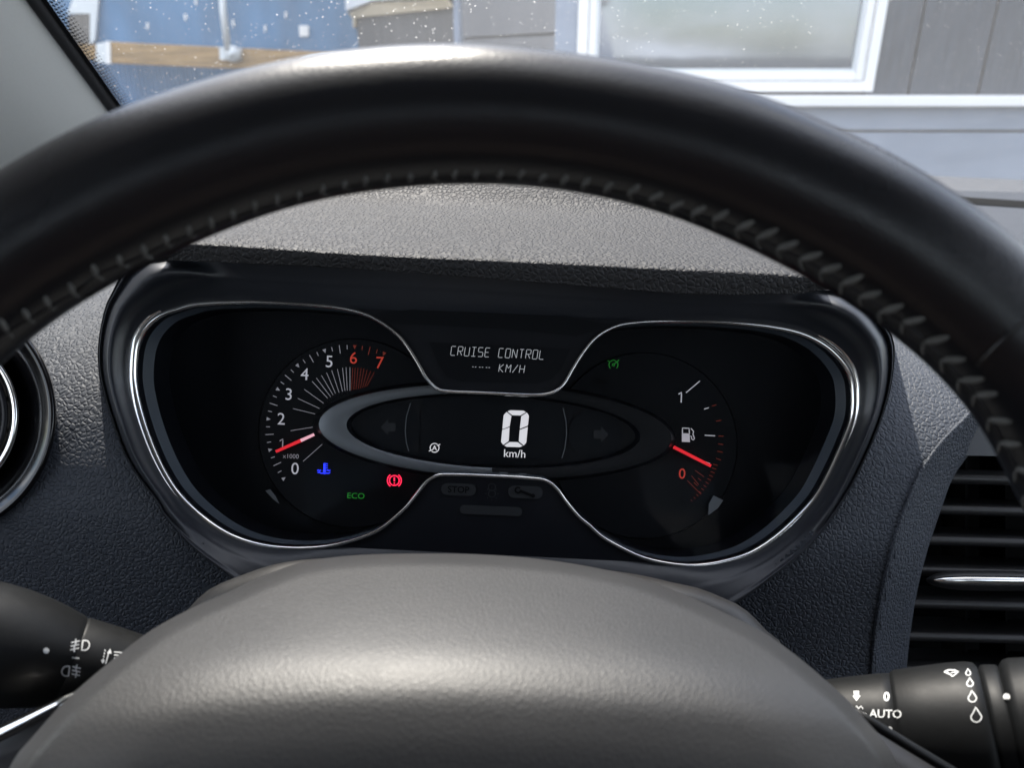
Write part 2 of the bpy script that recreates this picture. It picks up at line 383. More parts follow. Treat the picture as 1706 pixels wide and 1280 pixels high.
# front wall: upper boards right of the window
x0 = wp(925, 60).x; zsill = wp(1500, 160).z; ztop = 3.4
def wallbox(mb, xa, xb, za, zb, ya, yb): mb.box(((xa+xb)/2, (ya+yb)/2, (za+zb)/2), ((xb-xa)/2, 0, 0), (0, (yb-ya)/2, 0), (0, 0, (zb-za)/2))
b = MB(); xs = [wp(1452, 80).x, wp(1516, 140).x, wp(1633, 140).x, wp(1760, 140).x, wp(1880, 140).x, wp(2000, 140).x, wp(2130, 140).x, wp(2260, 140).x]
for i in range(len(xs)-1): wallbox(b, xs[i]+.006, xs[i+1]-.006, zsill, ztop, HY, HY+.03)
b.build('vertical_boards', M['board'], house, smooth=False, bevel=.004)
b = MB(); wallbox(b, x0, xs[-1], 0, ztop, HY+.045, HY+.25); b.build('wall', M['housedark'], house, smooth=False)
b = MB(); z1 = wp(1500, 218).z
wallbox(b, x0, xs[-1], z1+.006, zsill-.047, HY-.02, HY+.04); wallbox(b, x0, xs[-1], 0, z1-.006, HY-.02, HY+.04)
b.build('wall_cladding', M['houseblue'], house, smooth=False, bevel=.004)
b = MB(); wallbox(b, x0-.02, xs[-1], zsill-.045, zsill+.006, HY-.09, HY+.03); b.build('sill_ledge', M['whitepaint'], house, smooth=False, bevel=.006)
# corner board left of the window
b = MB(); wallbox(b, x0, wp(962, 60).x, zsill, ztop, HY-.005, HY+.04); b.build('corner_board', M['houseblue'], house, smooth=False, bevel=.004)
# window
xa, xb = wp(962, 60).x, wp(1452, 140).x; za = wp(1300, 152).z; zb = 3.1
win = MB()
def frame(mb, xa, xb, za, zb, wd, ya, yb):
    wallbox(mb, xa, xa+wd, za, zb, ya, yb); wallbox(mb, xb-wd, xb, za, zb, ya, yb)
    wallbox(mb, xa+wd, xb-wd, za, za+wd, ya, yb); wallbox(mb, xa+wd, xb-wd, zb-wd, zb, ya, yb)
frame(win, xa, xb, za, zb, .048, HY-.03, HY+.03)
wf = win.build('window_frame', M['whitepaint'], house, smooth=False, bevel=.004)
s = MB(); frame(s, xa+.052, xb-.052, za+.052, zb-.052, .04, HY-.012, HY+.04); s.build('sash', M['whitepaint'], wf, smooth=False, bevel=.006)
s = MB(); frame(s, xa+.092, xb-.092, za+.092, zb-.092, .016, HY+.004, HY+.044); s.build('glazing_bead', M['steel'], wf, smooth=False)
s = MB(); wallbox(s, xa+.1, xb-.1, za+.1, zb-.1, HY+.020, HY+.026); s.build('pane', M['pane'], wf, smooth=False)
# receding side wall
dirw = Vector((-.36, .93, 0)).normalized(); nw = Vector((-.93, -.36, 0)).normalized(); p0 = Vector((x0, HY+.02, 0))
def sp(px, py): return on_plane(px, py, p0, nw)
def swall(name, pxa, pxb, mat, za=0, zb=ztop, out=0.0, th=.06):
    A, B = sp(pxa, 60), sp(pxb, 60); b = MB()
    A = Vector((A.x, A.y, 0))+nw*out; B = Vector((B.x, B.y, 0))+nw*out; c = (A+B)/2-nw*th/2
    b.box(c+Vector((0, 0, (za+zb)/2)), (B-A)/2, nw*th/2, (0, 0, (zb-za)/2)); return b.build(name, mat, house, smooth=False, bevel=.003)
zj = sp(850, 60).z
swall('side_panel', 769, 925, M['housegrey'], 0, zj-.006); swall('side_panel', 769, 925, M['housegrey'], zj+.006, ztop)
swall('side_joint', 765, 924, M['housedark'], 0, ztop, -.03)
swall('side_panel', 596, 763, M['housedark'], 0, ztop)
swall('corner_trim', 762, 770, M['houseblue'], 0, ztop, .025)
# eave of a lower roof at the far corner
b = MB()
b.add([sp(540, 36)+nw*.1, sp(534, 8)+nw*.1, sp(575, -12)+nw*.1, sp(760, -40)+nw*.1, sp(760, -6)+nw*.1, sp(640, 0)+nw*.1,
       sp(540, 36)-nw*.5, sp(534, 8)-nw*.5, sp(575, -12)-nw*.5, sp(760, -40)-nw*.5, sp(760, -6)-nw*.5, sp(640, 0)-nw*.5],
      [(0, 1, 2, 5), (2, 3, 4, 5), (11, 8, 7, 6), (11, 10, 9, 8), (0, 6, 7, 1), (1, 7, 8, 2), (2, 8, 9, 3), (5, 4, 10, 11), (0, 5, 11, 6)])
ev = b.build('eave', M['whitepaint'], house, smooth=False)
b = MB(); b.add([sp(543, 38)+nw*.06, sp(636, 4)+nw*.06, sp(760, -3)+nw*.06, sp(760, 10)+nw*.02, sp(597, 28)+nw*.02, sp(597, 44)+nw*.02], [(0, 1, 4, 5), (1, 2, 3, 4)])
b.build('soffit', M['soffit'], house, smooth=False, solid=.02)

BY = 9.0
cont = thing('shipping_container', (-3, BY, 0), 'blue corrugated steel container wall behind a timber beam', 'container')
b = MB(); xA, xB = wp(60, 60, BY).x-2.5, wp(620, 60, BY).x+1.2; n = 150; row = []
for i in range(n*4+1):
    x = xA+(xB-xA)*i/(n*4); ph = i % 4; row.append((x, BY+(0.0 if ph in (0, 1) else .022)))
v, f = grid([[Vector((x, y, 0)) for x, y in row], [Vector((x, y, wp(300, 104, BY).z)) for x, y in row]]); b.add(v, f)
b.build('corrugated_panel', M['blue'], cont, smooth=False, solid=.01)
b = MB(); wallbox(b, xA, xB, wp(300, 104, BY).z, 4.5, BY+.03, BY+.1); b.build('flat_panel', M['blue'], cont, smooth=False)
b = MB(); slab(b, [(112, 25), (150, 22), (150, 74), (118, 70)], BY-.02, .04); b.build('dark_hatch', M['housedark'], cont, smooth=False)
b = MB(); slab(b, [(112, 22), (128, -20), (165, -20), (158, 66), (150, 74), (150, 22)], BY-.03, .04); b.build('corner_post', M['steel'], cont, smooth=False)
random.seed(3)
for _ in range(16):
    px, py = random.uniform(240, 520), random.uniform(-5, 45); b = MB(); slab(b, [(px, py), (px+3, py), (px+3, py+12), (px, py+9)], BY+.02, .02); b.build('paint_mark', M['whitepaint'], cont, smooth=False) if _ % 3 == 0 else None
b = MB(); slab(b, [(498, 42), (513, 42), (514, 60), (499, 60)], BY+.01, .03); b.build('sticker', M['whitepaint'], cont, smooth=False)

beam = thing('timber_beam', wp(350, 90, BY-.4), 'long pale timber beam with a white painted end across the blue container', 'beam')
b = MB(); slab(b, [(180, 69), (560, 87), (560, 122), (180, 105)], BY-.5, .12); b.build('beam', M['timber'], beam, smooth=False, bevel=.01)
b = MB(); slab(b, [(160, 72), (179.5, 69), (181, 105), (160, 104)], BY-.5, .12); b.build('end_cap', M['steel'], beam, smooth=False)
b = MB(); slab(b, [(176, 68), (183, 68), (184, 106), (177, 106)], BY-.52, .16); b.build('end_cap', M['whitepaint'], beam, smooth=False)
b = MB(); slab(b, [(118, 72), (159, 74), (159, 101), (128, 96)], BY-.45, .1); b.build('beam_end', M['timber'], beam, smooth=False)
pole = thing('steel_pole', wp(378, 88, BY-.6), 'thin galvanised pole ending in a round bracket on the timber beam', 'pole')
v, f = tube([wp(368, -60, BY-.62), wp(372, 20, BY-.62), wp(380, 84, BY-.62)], .035, 12); b = MB(); b.add(v, f); b.build('pole', M['steel'], pole)
c = wp(386, 89, BY-.64); b = MB(); v, f = tube([c, c+Vector((0, .1, 0))], .075, 20); b.add(v, f)
v, f = tube([c+Vector((0, -.02, 0)), c+Vector((0, .02, 0))], .03, 16); b.add(v, f); b.build('bracket', M['steel'], pole)
b = MB(); slab(b, [(365, 78), (402, 79), (402, 100), (366, 99)], BY-.56, .03); b.build('bracket_plate', M['steel'], pole, smooth=False, bevel=.004)
# bright white rounded shape showing above the wheel, identity not known
pts = crom([(470, 135), (494, 106), (512, 93), (560, 87), (640, 87), (760, 84), (830, 92), (860, 135)], 6)
P = [wp(x, y, 3.2) for x, y in pts]; n = len(P); v = P+[p+Vector((0, .5, 0)) for p in P]
v += [Vector((p.x, p.y, .25)) for p in (P[0], P[-1], P[-1]+Vector((0, .5, 0)), P[0]+Vector((0, .5, 0)))]
f = [(i, i+1, n+i+1, n+i) for i in range(n-1)]+[tuple(range(n))[::-1]+(2*n, 2*n+1), tuple(range(n, 2*n))+(2*n+2, 2*n+3), (2*n, n-1+0*n, n-1, 2*n)[:0] or (0, n, 2*n+3, 2*n), (n-1, 2*n+1, 2*n+2, 2*n-1)]
o = obj('white_shape', v, f, M['whitepaint'], None, smooth=False, loc=(P[0].x, 3.4, 0)); tag(o, 'bright white rounded shape of unknown kind showing just above the steering wheel rim', 'bin')

# ------------------------------------------------------------------ windshield, A-pillar, cabin shell
WB = Vector((0, .95, CAM.z-.135)); WT = Vector((0, .17, CAM.z+.445))
wn = (WT-WB).cross(Vector((1, 0, 0))).normalized()
def ws(px, py): return on_plane(px, py, WB, wn)
E_px = [(62, 0), (110, 62), (155, 125), (200, 192)]
ea, eb = ws(62, 0), ws(200, 192); ed = (ea-eb)/((ea-eb).z)
def edge_at(z): return eb+ed*(z-eb.z)
et, ebm = edge_at(WT.z), edge_at(WB.z-.03)
wsh = obj('windshield', [ebm, Vector((.95, WB.y+.04, WB.z-.03)), Vector((.85, WT.y, WT.z)), et], [(0, 1, 2, 3)], M['windshield'], None, smooth=False, loc=(.2, WB.y, WB.z))
tag(wsh, 'dusty raked windshield with specks of dirt in front of the house', 'windshield')
b = MB(); L_ = (et-ebm).length; du = (et-ebm).normalized(); dv = Vector((1, 0, 0)); dv = (dv-du*dv.dot(du)).normalized()
nd = int(L_/.0042)
for i in range(nd):
    for j, r in ((0, .0017), (1, .0014), (2, .0011), (3, .0008)):
        c = ebm+du*(i+.5*(j % 2))*.0042+dv*(.011+j*.0032)+wn*(-.0006 if wn.y > 0 else .0006)
        b.add([c+r*(math.cos(k*math.pi/4)*du+math.sin(k*math.pi/4)*dv) for k in range(8)], [tuple(range(8))])
nn_ = wn if wn.y < 0 else -wn
p = [ebm-dv*.02, ebm+dv*.009, et+dv*.009, et-dv*.02]; b.add([q+nn_*.0006 for q in p], [(0, 1, 2, 3)])
frit_b = b; b = MB(); rs = random.Random(11)
for _ in range(34):
    c = ebm+du*rs.uniform(.25, .85)*L_+dv*rs.uniform(.03, .42)+(wn if wn.y < 0 else -wn)*.0005; an = rs.gauss(.6, .5); ln = rs.uniform(.006, .03); cv_ = rs.uniform(-.3, .3); P = []
    for k in range(9): t = k/8-.5; P.append(c+(du*math.cos(an+cv_*t)+dv*math.sin(an+cv_*t))*ln*t)
    wv = (du*-math.sin(an)+dv*math.cos(an))*rs.uniform(.00012, .0003); v, f = grid([[p-wv*(1-abs(k/4-1)) for k, p in enumerate(P)], [p+wv*(1-abs(k/4-1)) for k, p in enumerate(P)]]); b.add(v, f)
b.build('scratches', M['scratch'], wsh, smooth=False)['kind'] = 'stuff'; b = frit_b
fr = b.build('frit_border', M['frit'], wsh, smooth=False)
pil = thing('windshield_pillar', edge_at(WB.z), 'pale grey pillar trim panel left of the windshield', 'pillar')
rows = []
for k in range(14):
    z = WB.z-.1+(WT.z+.05-WB.z+.1)*k/13; e0 = edge_at(z)
    prof = [(0.0, .0), (-.002, -.010), (-.008, -.028), (-.02, -.055), (-.04, -.09), (-.07, -.13), (-.11, -.18), (-.16, -.26), (-.2, -.45)]
    rows.append([Vector(q) for q in crom([e0+Vector((x, y, 0)) for x, y in prof], 4)])
v, f = grid(rows); obj('pillar_trim', v, f, M['pillar'], pil)
v, f = tube([edge_at(WB.z-.06)+nn_*.004, edge_at(WT.z)+nn_*.004], .0052, 10); obj('rubber_seal', v, f, M['rubber'], pil)
# roof, doors, seat of the unseen cabin; rear blocker added to darken the rim
cab = [('roof_lining', 'unseen light grey roof lining above the front seats', 'roof lining', M['liner'], ((0, -.75, WT.z+.02), (.95, 0, 0), (0, .93, 0), (0, 0, .02))),
       ('rear_blocker', 'dark bulkhead added unseen behind the seats to darken the rim', 'blocker', M['shell'], ((0, -1.6, 1.15), (.95, 0, 0), (0, .03, 0), (0, 0, .5))),
       ('cabin_floor', 'dark carpeted cab floor', 'floor mat', M['shell'], ((0, -.3, .62), (.95, 0, 0), (0, 1.3, 0), (0, 0, .02)))]
for nm, lb, ct, m_, bx in cab:
    b = MB(); b.box(*bx); o = b.build(nm, m_, None, smooth=False, loc=bx[0]); tag(o, lb, ct)
for sx, lb in ((-1, 'unseen driver side door panel below its open window, pillar box widened to block rear light'), (1, 'unseen passenger side door panel below its open window')):
    b = MB(); X = sx*(.62 if sx < 0 else .93); b.box((X, -.15, 1.0), (.03, 0, 0), (0, .95, 0), (0, 0, .36)); b.box((X, -.98, 1.6), (.03, 0, 0), (0, .45 if sx < 0 else .12, 0), (0, 0, .42))  # unseen pillar box, widened on the driver side to block rear light
    o = b.build('unseen_door_panel', M['shell'], None, smooth=False, loc=(X, -.15, .64)); tag(o, lb, 'door panel')
seat = thing('added_seat', (0, -.6, .64), 'unseen brown fabric seat, put in for a warm reflection on the rim', 'seat')  # unseen seat added so its brown reflects in the rim
b = MB(); b.box((0, -.75, 1.35), (.26, 0, 0), (0, .06, .01), (0, -.08, .38)); b.build('added_backrest', M['seat'], seat, smooth=True, bevel=.04)
b = MB(); b.box((0, -.5, .95), (.26, 0, 0), (0, .26, 0), (0, 0, .06)); b.build('cushion', M['cushion'], seat, smooth=True, bevel=.04)

# ------------------------------------------------------------------ dashboard
Ktab = [(255, 1.02), (298, .93), (350, .72), (450, .545), (520, .462), (580, .420), (640, .397), (700, .383), (760, .3755), (840, .3715), (920, .372), (1100, .385), (1300, .40), (1500, .44)]
def Dsk(px, py):
    ye = py-.044*(px-853)
    return float(np.interp(ye, [k[0] for k in Ktab], [k[1] for k in Ktab]))
_kk = crom(Ktab, 8); Ktab = [(float(q[0]), float(q[1])) for q in _kk]
ring_px = [(297.7, 514.5), (329, 507), (395, 503.5), (434, 503.5), (520, 508), (571, 513.7), (610, 524), (641, 541), (667, 562), (684, 585), (698, 608), (709, 628), (723, 643.5), (741, 651.6), (811, 655), (881, 658), (909, 657), (927, 651), (941, 638), (955, 613.6), (973, 585.5), (997, 559), (1029, 542.6), (1064, 537), (1106, 535), (1184, 536), (1223, 538), (1282, 544), (1333, 555), (1372, 574), (1399, 598), (1417, 625), (1423, 656), (1421, 695), (1407, 734), (1384, 785), (1360, 828), (1329, 863), (1294, 894.5), (1255, 920), (1216, 933.6), (1169, 942), (1122, 940.6), (1067, 928), (1008.6, 898.5), (981, 875), (965, 862), (944.6, 838), (927, 814), (909, 801), (881, 797), (811, 793), (741, 791), (723, 795), (709, 805), (691, 828), (670, 852), (630, 884), (590, 900), (544, 911), (493, 914), (442, 910), (395, 897), (356, 876), (317, 844.5), (286, 809), (258.6, 758.6), (237, 700), (224, 645), (223, 606), (229, 571), (243, 546), (266, 526)]
i0 = ring_px.index((571, 513.7)); i1 = ring_px.index((1106, 535)); i2 = ring_px.index((1169, 942)); i3 = ring_px.index((544, 911))
hull_px = ring_px[:i0+1]+[(571+(1106-571)*k/9, 513.7+(535-513.7)*k/9) for k in range(1, 9)]+ring_px[i1:i2+1]+[(1169+(544-1169)*k/9, 942+(911-942)*k/9) for k in range(1, 9)]+ring_px[i3:]
outer_px = [(214, 445), (260, 426), (460, 435), (700, 443), (1000, 466), (1200, 479), (1385, 482), (1440, 500), (1476, 545), (1489, 578), (1485, 637), (1469.5, 695), (1446, 754), (1411, 824), (1360, 898), (1282, 965), (1231, 1002), (1170, 1040), (1000, 1075), (800, 1080), (600, 1065), (460, 1020), (380, 958), (317, 908), (274, 860), (256, 829), (213, 768), (183, 689), (166, 622), (165, 570), (176, 514), (190.5, 484)]
def star(pts, n=240, c=(830, 735)):
    Q = np.array(crom(pts, 8, True)); a = np.arctan2(Q[:, 1]-c[1], Q[:, 0]-c[0]); r = np.hypot(Q[:, 0]-c[0], Q[:, 1]-c[1]); o = np.argsort(a); a, r = a[o], r[o]
    t = np.linspace(-math.pi, math.pi, n, endpoint=False); rr = np.interp(t, a, r, period=2*math.pi)
    return np.stack([c[0]+rr*np.cos(t), c[1]+rr*np.sin(t)], 1)
OUT = star(outer_px); HUL = star(hull_px)
def inside(x, y, poly):
    c = False; n = len(poly); j = n-1
    for i in range(n):
        xi, yi = poly[i][0], poly[i][1]; xj, yj = poly[j][0], poly[j][1]
        if (yi > y) != (yj > y) and x < (xj-xi)*(y-yi)/(yj-yi)+xi: c = not c
        j = i
    return c
ridge_px = [(1700, 640), (1640, 668), (1594, 709), (1563, 742), (1540, 775), (1526, 800), (1495, 881), (1472, 972), (1456, 1062), (1450, 1160), (1450, 1260)]
inner_px = [(1760, 690), (1690, 705), (1635, 735), (1599, 778), (1583, 806), (1572, 836), (1545, 917), (1526, 994.5), (1513, 1085), (1508, 1160), (1506, 1260)]
dash = thing('dashboard', (0, .6, CAM.z-.35), 'black grained dashboard with a hooded cowl over the gauges', 'dashboard')
shrink = OUT*0+(np.array([830, 735])+(OUT-np.array([830, 735]))*.975)
ventpoly = [tuple(p) for p in crom(ridge_px, 4)]+[(2400, 1260), (2400, 640)]
ventpoly = [(x+6, y) for x, y in ventpoly]
gx = np.arange(-260, 2300, 8.0); gy = np.concatenate([np.arange(262, 640, 5.0), np.arange(640, 1560, 8.0)])
v = []; idx = {}; f = []
for j, y in enumerate(gy):
    for i, x in enumerate(gx):
        yy = y+.044*(x-853)*1.0
        idx[i, j] = len(v); v.append(V(x, yy, Dsk(x, yy)))
def boxed(x, y, P): # quick reject, then the full test
    return P[0][0] <= x <= P[0][1] and P[0][2] <= y <= P[0][3] and inside(x, y, P[1])
def bx_(P): P = [tuple(map(float, p)) for p in P]; X = [p[0] for p in P]; Y = [p[1] for p in P]; return ((min(X), max(X), min(Y), max(Y)), P)
shrinkb, ventb = bx_(shrink[::3]), bx_(ventpoly)
for j in range(len(gy)-1):
    for i in range(len(gx)-1):
        cx_, cy_ = float(gx[i]+4), float(gy[j]+gy[j+1])/2; cy_ += .044*(cx_-853)
        if boxed(cx_, cy_, shrinkb) or boxed(cx_, cy_, ventb) or (cx_+110)**2+(cy_-692)**2 < 188**2: continue
        f.append((idx[i, j], idx[i, j+1], idx[i+1, j+1], idx[i+1, j]))
obj('dash_panel', v, f, M['dash'], dash)
# seam on the far dash top
b = MB(); sfn = lambda x, y: V(x, y, Dsk(x, y)-.007)
stroke(b, [(1480, 327), (1600, 333), (1706, 340), (1900, 352), (2200, 372)], 11, sfn); b.build('seam', M['void'], dash)
# cowl over the gauges
L0 = [(372, 300), (395, 276), (440, 264), (600, 262), (900, 275), (1150, 296), (1225, 325), (1250, 350)]
L1 = [(318, 392), (340, 366), (385, 343), (500, 333), (700, 338), (850, 345), (1100, 360), (1220, 376), (1290, 400), (1320, 425)]
L2 = [(268, 428), (290, 414), (335, 404), (600, 421), (900, 434), (1200, 449), (1320, 456), (1365, 463), (1384, 474)]
L3 = [(258, 434), (264, 433), (275, 433.5), (460, 441), (600, 448), (900, 471), (1143, 490), (1313, 490), (1349, 486), (1376, 482), (1388, 481)]
n = 90; R0, R1, R2, R3 = [resample(crom(L, 6), n) for L in (L0, L1, L2, L3)]
def dz(x, y, h): # depth where the pixel's ray meets height h below the camera
    return -h/ray(x, y).z*1.0
rows = []
for i in range(n):
    p0_, p1_, p2_, p3_ = R0[i], R1[i], R2[i], R3[i]
    u = i/(n-1); en = 4*u*(1-u)
    A = V(*p0_, .497); A0 = A+Vector((0, .03, -.012)); A1 = A+Vector((0, .09, -.08)); B = V(*p1_, .462); Cc = V(*p2_, .350); D = V(*p3_, .352)
    flat = (Cc-B)
    E1 = B+(A-B)*.5
    prof = [A1, A0, A, E1, B+(A-B)*.05, B+flat*.25, B+flat*.6, B+flat*.86+Vector((0, 0, .001)), Cc, Cc+(D-Cc)*.25+Vector((0, -.002, 0)), Cc+(D-Cc)*.8+Vector((0, -.001, 0)), D, D+Vector((0, .006, .002)), D+Vector((0, .04, .006))]
    rows.append([Vector(q) for q in crom(prof, 4)])
v, f = grid(rows); obj('cowl', v, f, M['hood'], dash)

# ------------------------------------------------------------------ instrument cluster
clu = thing('instrument_cluster', V(830, 735, .42), 'instrument cluster with chrome edged twin gauges and digital speed display', 'instrument cluster')
DR, DD = .384, .414
def lofted(A, B, fns):
    rows = []
    for t, d in fns:
        rows.append([V(a[0]+(b_[0]-a[0])*t, a[1]+(b_[1]-a[1])*t, d) for a, b_ in zip(A, B)])
    return grid(rows, True)
c0 = np.array([830., 735.])
PA = crom([(-.01, .46), (-.02, .370), (0, .3640), (.025, .3610), (.06, .3625), (.085, .3645), (.115, .3625), (.17, .3585), (.26, .3555), (.36, .3570), (.46, .3625), (.54, .3690), (.64, .3745), (.78, .3785), (.92, .3820), (1, .3838)], 3)
PB = [.46, .378, .3700, .3690, .3695, .3700, .3706, .3713, .3725, .3738, .3750, .3762, .3775, .3795, .3820, .3838]; PB = [float(q[0]) for q in crom([(x,) for x in PB], 3)]
def smst(x): x = max(0, min(1, x)); return x*x*(3-2*x)
rows = []
for (t, d), d2 in zip(PA, PB):
    row = []
    for a_, c_ in zip(OUT, HUL):
        x, y = a_
        k = smst((x-225)/110)*smst((1465-x)/130) if y < 600 else smst((x-300)/120)*smst((1420-x)/160)*smst((y-840)/90)
        k = max(k, .7*smst((y-690)/170)+.3*smst((y-850)/60))
        row.append(V(a_[0]+(c_[0]-a_[0])*t, a_[1]+(c_[1]-a_[1])*t, d*(1-k)+d2*k))
    rows.append(row)
v, f = grid(rows, True)
obj('bezel', v, f, M['bezel'], clu)
i0 = ring_px.index((571, 513.7)); i1 = ring_px.index((1106, 535)); i2 = ring_px.index((1169, 942)); i3 = ring_px.index((544, 911))
RC = resample(crom(ring_px, 8, True), 420, True)
up = [tuple(p) for p in crom(ring_px[i0:i1+1], 6)]; lo = [tuple(p) for p in crom(ring_px[i2:i3+1], 6)]
v, f = poly_fill(up, fd(DR)); us = obj('message_panel', v, f, M['black'], clu, smooth=False)
v, f = poly_fill(lo, fd(DR)); ls = obj('warning_panel', v, f, M['black'], clu, smooth=False)
# raised windows of the two panels
b = MB(); fillpoly(b, [(628, 521), (700, 515), (820, 518), (940, 526), (1012, 540), (985, 553), (960, 560), (840, 548), (700, 541), (655, 540)], fd(DR-.0009)); b.build('visor_strip', M['pod'], us, smooth=False)
b = MB(); fillpoly(b, [(715, 570), (950, 581), (935, 615), (918, 632), (895, 639), (770, 636), (745, 628), (730, 606)], fd(DR-.0009)); b.build('message_screen', M['pod'], us, smooth=False)
# chrome ring
path = [V(x, y, DR-.0012) for x, y in RC]
rad = []
for x, y in RC:
    side = max(0, abs(x-830)/600-.55)/.45; rad.append(.0010+.0010*min(1, side))
v, f = tube(path, rad, 12, True); obj('chrome_ring', v, f, M['chrome'], clu)
# outer chrome flares where the ring widens at both sides
for pts, ww in (([(274, 512), (256, 522), (240, 536), (229, 552), (221, 572), (216, 610), (217, 650), (228, 700), (250, 758), (278, 808), (310, 846)], 1), ([(1360, 556), (1382, 567), (1404, 584), (1420, 606), (1429, 632), (1432, 656), (1430, 690), (1416, 736), (1394, 784), (1369, 830)], 1)):
    P = crom(pts, 6); n = len(P)
    v, f = tube([V(x, y, DR-.0022) for x, y in P], [.0002+.0021*math.sin(math.pi*i/(n-1))**.6 for i in range(n)], 12); obj('chrome_flare', v, f, M['chrome'], clu)
# recess walls
def wall(name, k0, d0, k1, d1, m_):
    def sc(k): return [c0+(p-c0)*1 for p in RC] if k == 0 else RC
    A = [V(x, y, DR)+Fv*d0 for x, y in RC]; B = [V(x, y, DR)+Fv*d1 for x, y in RC]
    cen = V(830, 735, DR)
    A = [cen+(p-cen-Fv*d0)*(1-k0)+Fv*d0 for p in A]; B = [cen+(p-cen-Fv*d1)*(1-k1)+Fv*d1 for p in B]
    v, f = grid([A, B], True); obj(name, v, f, m_, clu)
wall('recess_wall', 0, 0, .004, .008, M['black'])
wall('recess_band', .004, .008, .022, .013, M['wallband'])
wall('recess_wall', .022, .013, .03, .05, M['black'])
v, f = poly_fill([(205, 485), (1440, 500), (1440, 960), (205, 950)], fd(DD)); obj('dial_backing', v, f, M['dial'], clu, smooth=False)
# display pod: tapered ellipse in front of the dials
def ell(cx, cy, rx, ry, n=96, p=2.0):
    c, s = math.cos(ROLL), math.sin(ROLL); r = []
    for k in range(n):
        t = 2*math.pi*k/n; x = rx*math.copysign(abs(math.cos(t))**(2/p), math.cos(t)); y = ry*math.copysign(abs(math.sin(t))**(2/p), math.sin(t)); r.append((cx+x*c-y*s, cy+x*s+y*c))
    return r
EO, EI, EG = ell(825, 719, 294, 78), ell(822, 718, 245, 62), ell(824, 719, 302, 84)
pod = clu
def annulus(name, A, dA, B, dB, m_, pick=None, parent=clu, mid=None):
    rows = [[V(x, y, dA) for x, y in A]]
    if mid: rows.append([V((p[0]+q[0])/2, (p[1]+q[1])/2, mid) for p, q in zip(A, B)])
    rows.append([V(x, y, dB) for x, y in B])
    v, f = grid(rows, True)
    if pick: f = [g for g in f if pick(sum(g[k] % len(A) for k in range(4))/4)]
    return obj(name, v, f, m_, parent)
nE = 96
isleft = lambda: None
L_idx = lambda i: 26 < (i % nE) < 70
# which side: angle index 48 = left end
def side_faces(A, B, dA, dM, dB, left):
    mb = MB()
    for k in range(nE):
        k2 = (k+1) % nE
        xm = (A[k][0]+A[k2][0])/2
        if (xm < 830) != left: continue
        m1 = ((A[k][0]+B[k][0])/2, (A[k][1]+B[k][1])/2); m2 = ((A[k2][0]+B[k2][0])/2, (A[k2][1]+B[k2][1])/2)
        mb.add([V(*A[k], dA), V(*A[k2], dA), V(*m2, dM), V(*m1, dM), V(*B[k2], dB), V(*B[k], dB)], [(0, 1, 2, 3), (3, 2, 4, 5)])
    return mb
def weld(o):
    bm = bmesh.new(); bm.from_mesh(o.data); bmesh.ops.remove_doubles(bm, verts=bm.verts, dist=1e-6); bm.to_mesh(o.data); bm.free(); return o
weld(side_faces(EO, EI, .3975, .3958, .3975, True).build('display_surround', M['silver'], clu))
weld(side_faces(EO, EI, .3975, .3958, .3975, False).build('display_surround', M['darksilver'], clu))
annulus('surround_skirt', EG, .4135, EO, .3975, M['black'])
EI2 = ell(822, 718, 236, 57); annulus('surround_lip', EI, .3975, EI2, .4040, M['black'])
v, f = poly_fill(ell(822, 718, 246, 62), fd(.4035)); obj('display_face', v, f, M['pod'], clu, smooth=False)
# display_window: curved borders
b = MB(); fillpoly(b, [(706, 663), (935, 671), (941, 690), (943, 719), (941, 748), (936, 766), (704, 760), (700, 735), (700, 700)], fd(.4028)); scr = b.build('speed_screen', M['dial2'], clu, smooth=False)
b = MB(); fillpoly(b, [(685, 664), (706, 665), (699, 690), (697, 718), (699, 752), (680, 750), (676, 722), (678, 690)], fd(.4026)); b.build('screen_border', M['darksilver'], clu, smooth=False)
for P, q in (([(684, 672), (677, 695), (675, 718), (677, 738), (681, 752)], 1.3), ([(938, 680), (943, 702), (944, 724), (941, 748), (936, 764)], 1.3), (arc(1010, 727, 57, -30, 34, 10, 48), 1.2)):
    b = MB(); stroke(b, P, q, fd(.4022)); b.build('edge_line', M['silver'], scr, smooth=False)
for sgn, cx_, cy_ in ((-1, 647, 712), (1, 1001, 724)):
    b = MB(); pts = ell(cx_+sgn*-8, cy_, 46, 40, 40, 2.2); fillpoly(b, pts, fd(.4025)); w_ = b.build('indicator_window', M['dial2'], clu, smooth=False)
    b = MB(); P = [(-13, 0), (0, -14), (0, -7), (12, -7), (12, 7), (0, 7), (0, 14)]
    P = [(cx_+(x if sgn < 0 else -x), cy_+y+(0 if sgn < 0 else 0)) for x, y in P]
    if sgn > 0: P = P[::-1]
    fillpoly(b, P, fd(.4020)); b.build('turn_arrow', M['ghost'], w_, smooth=False)
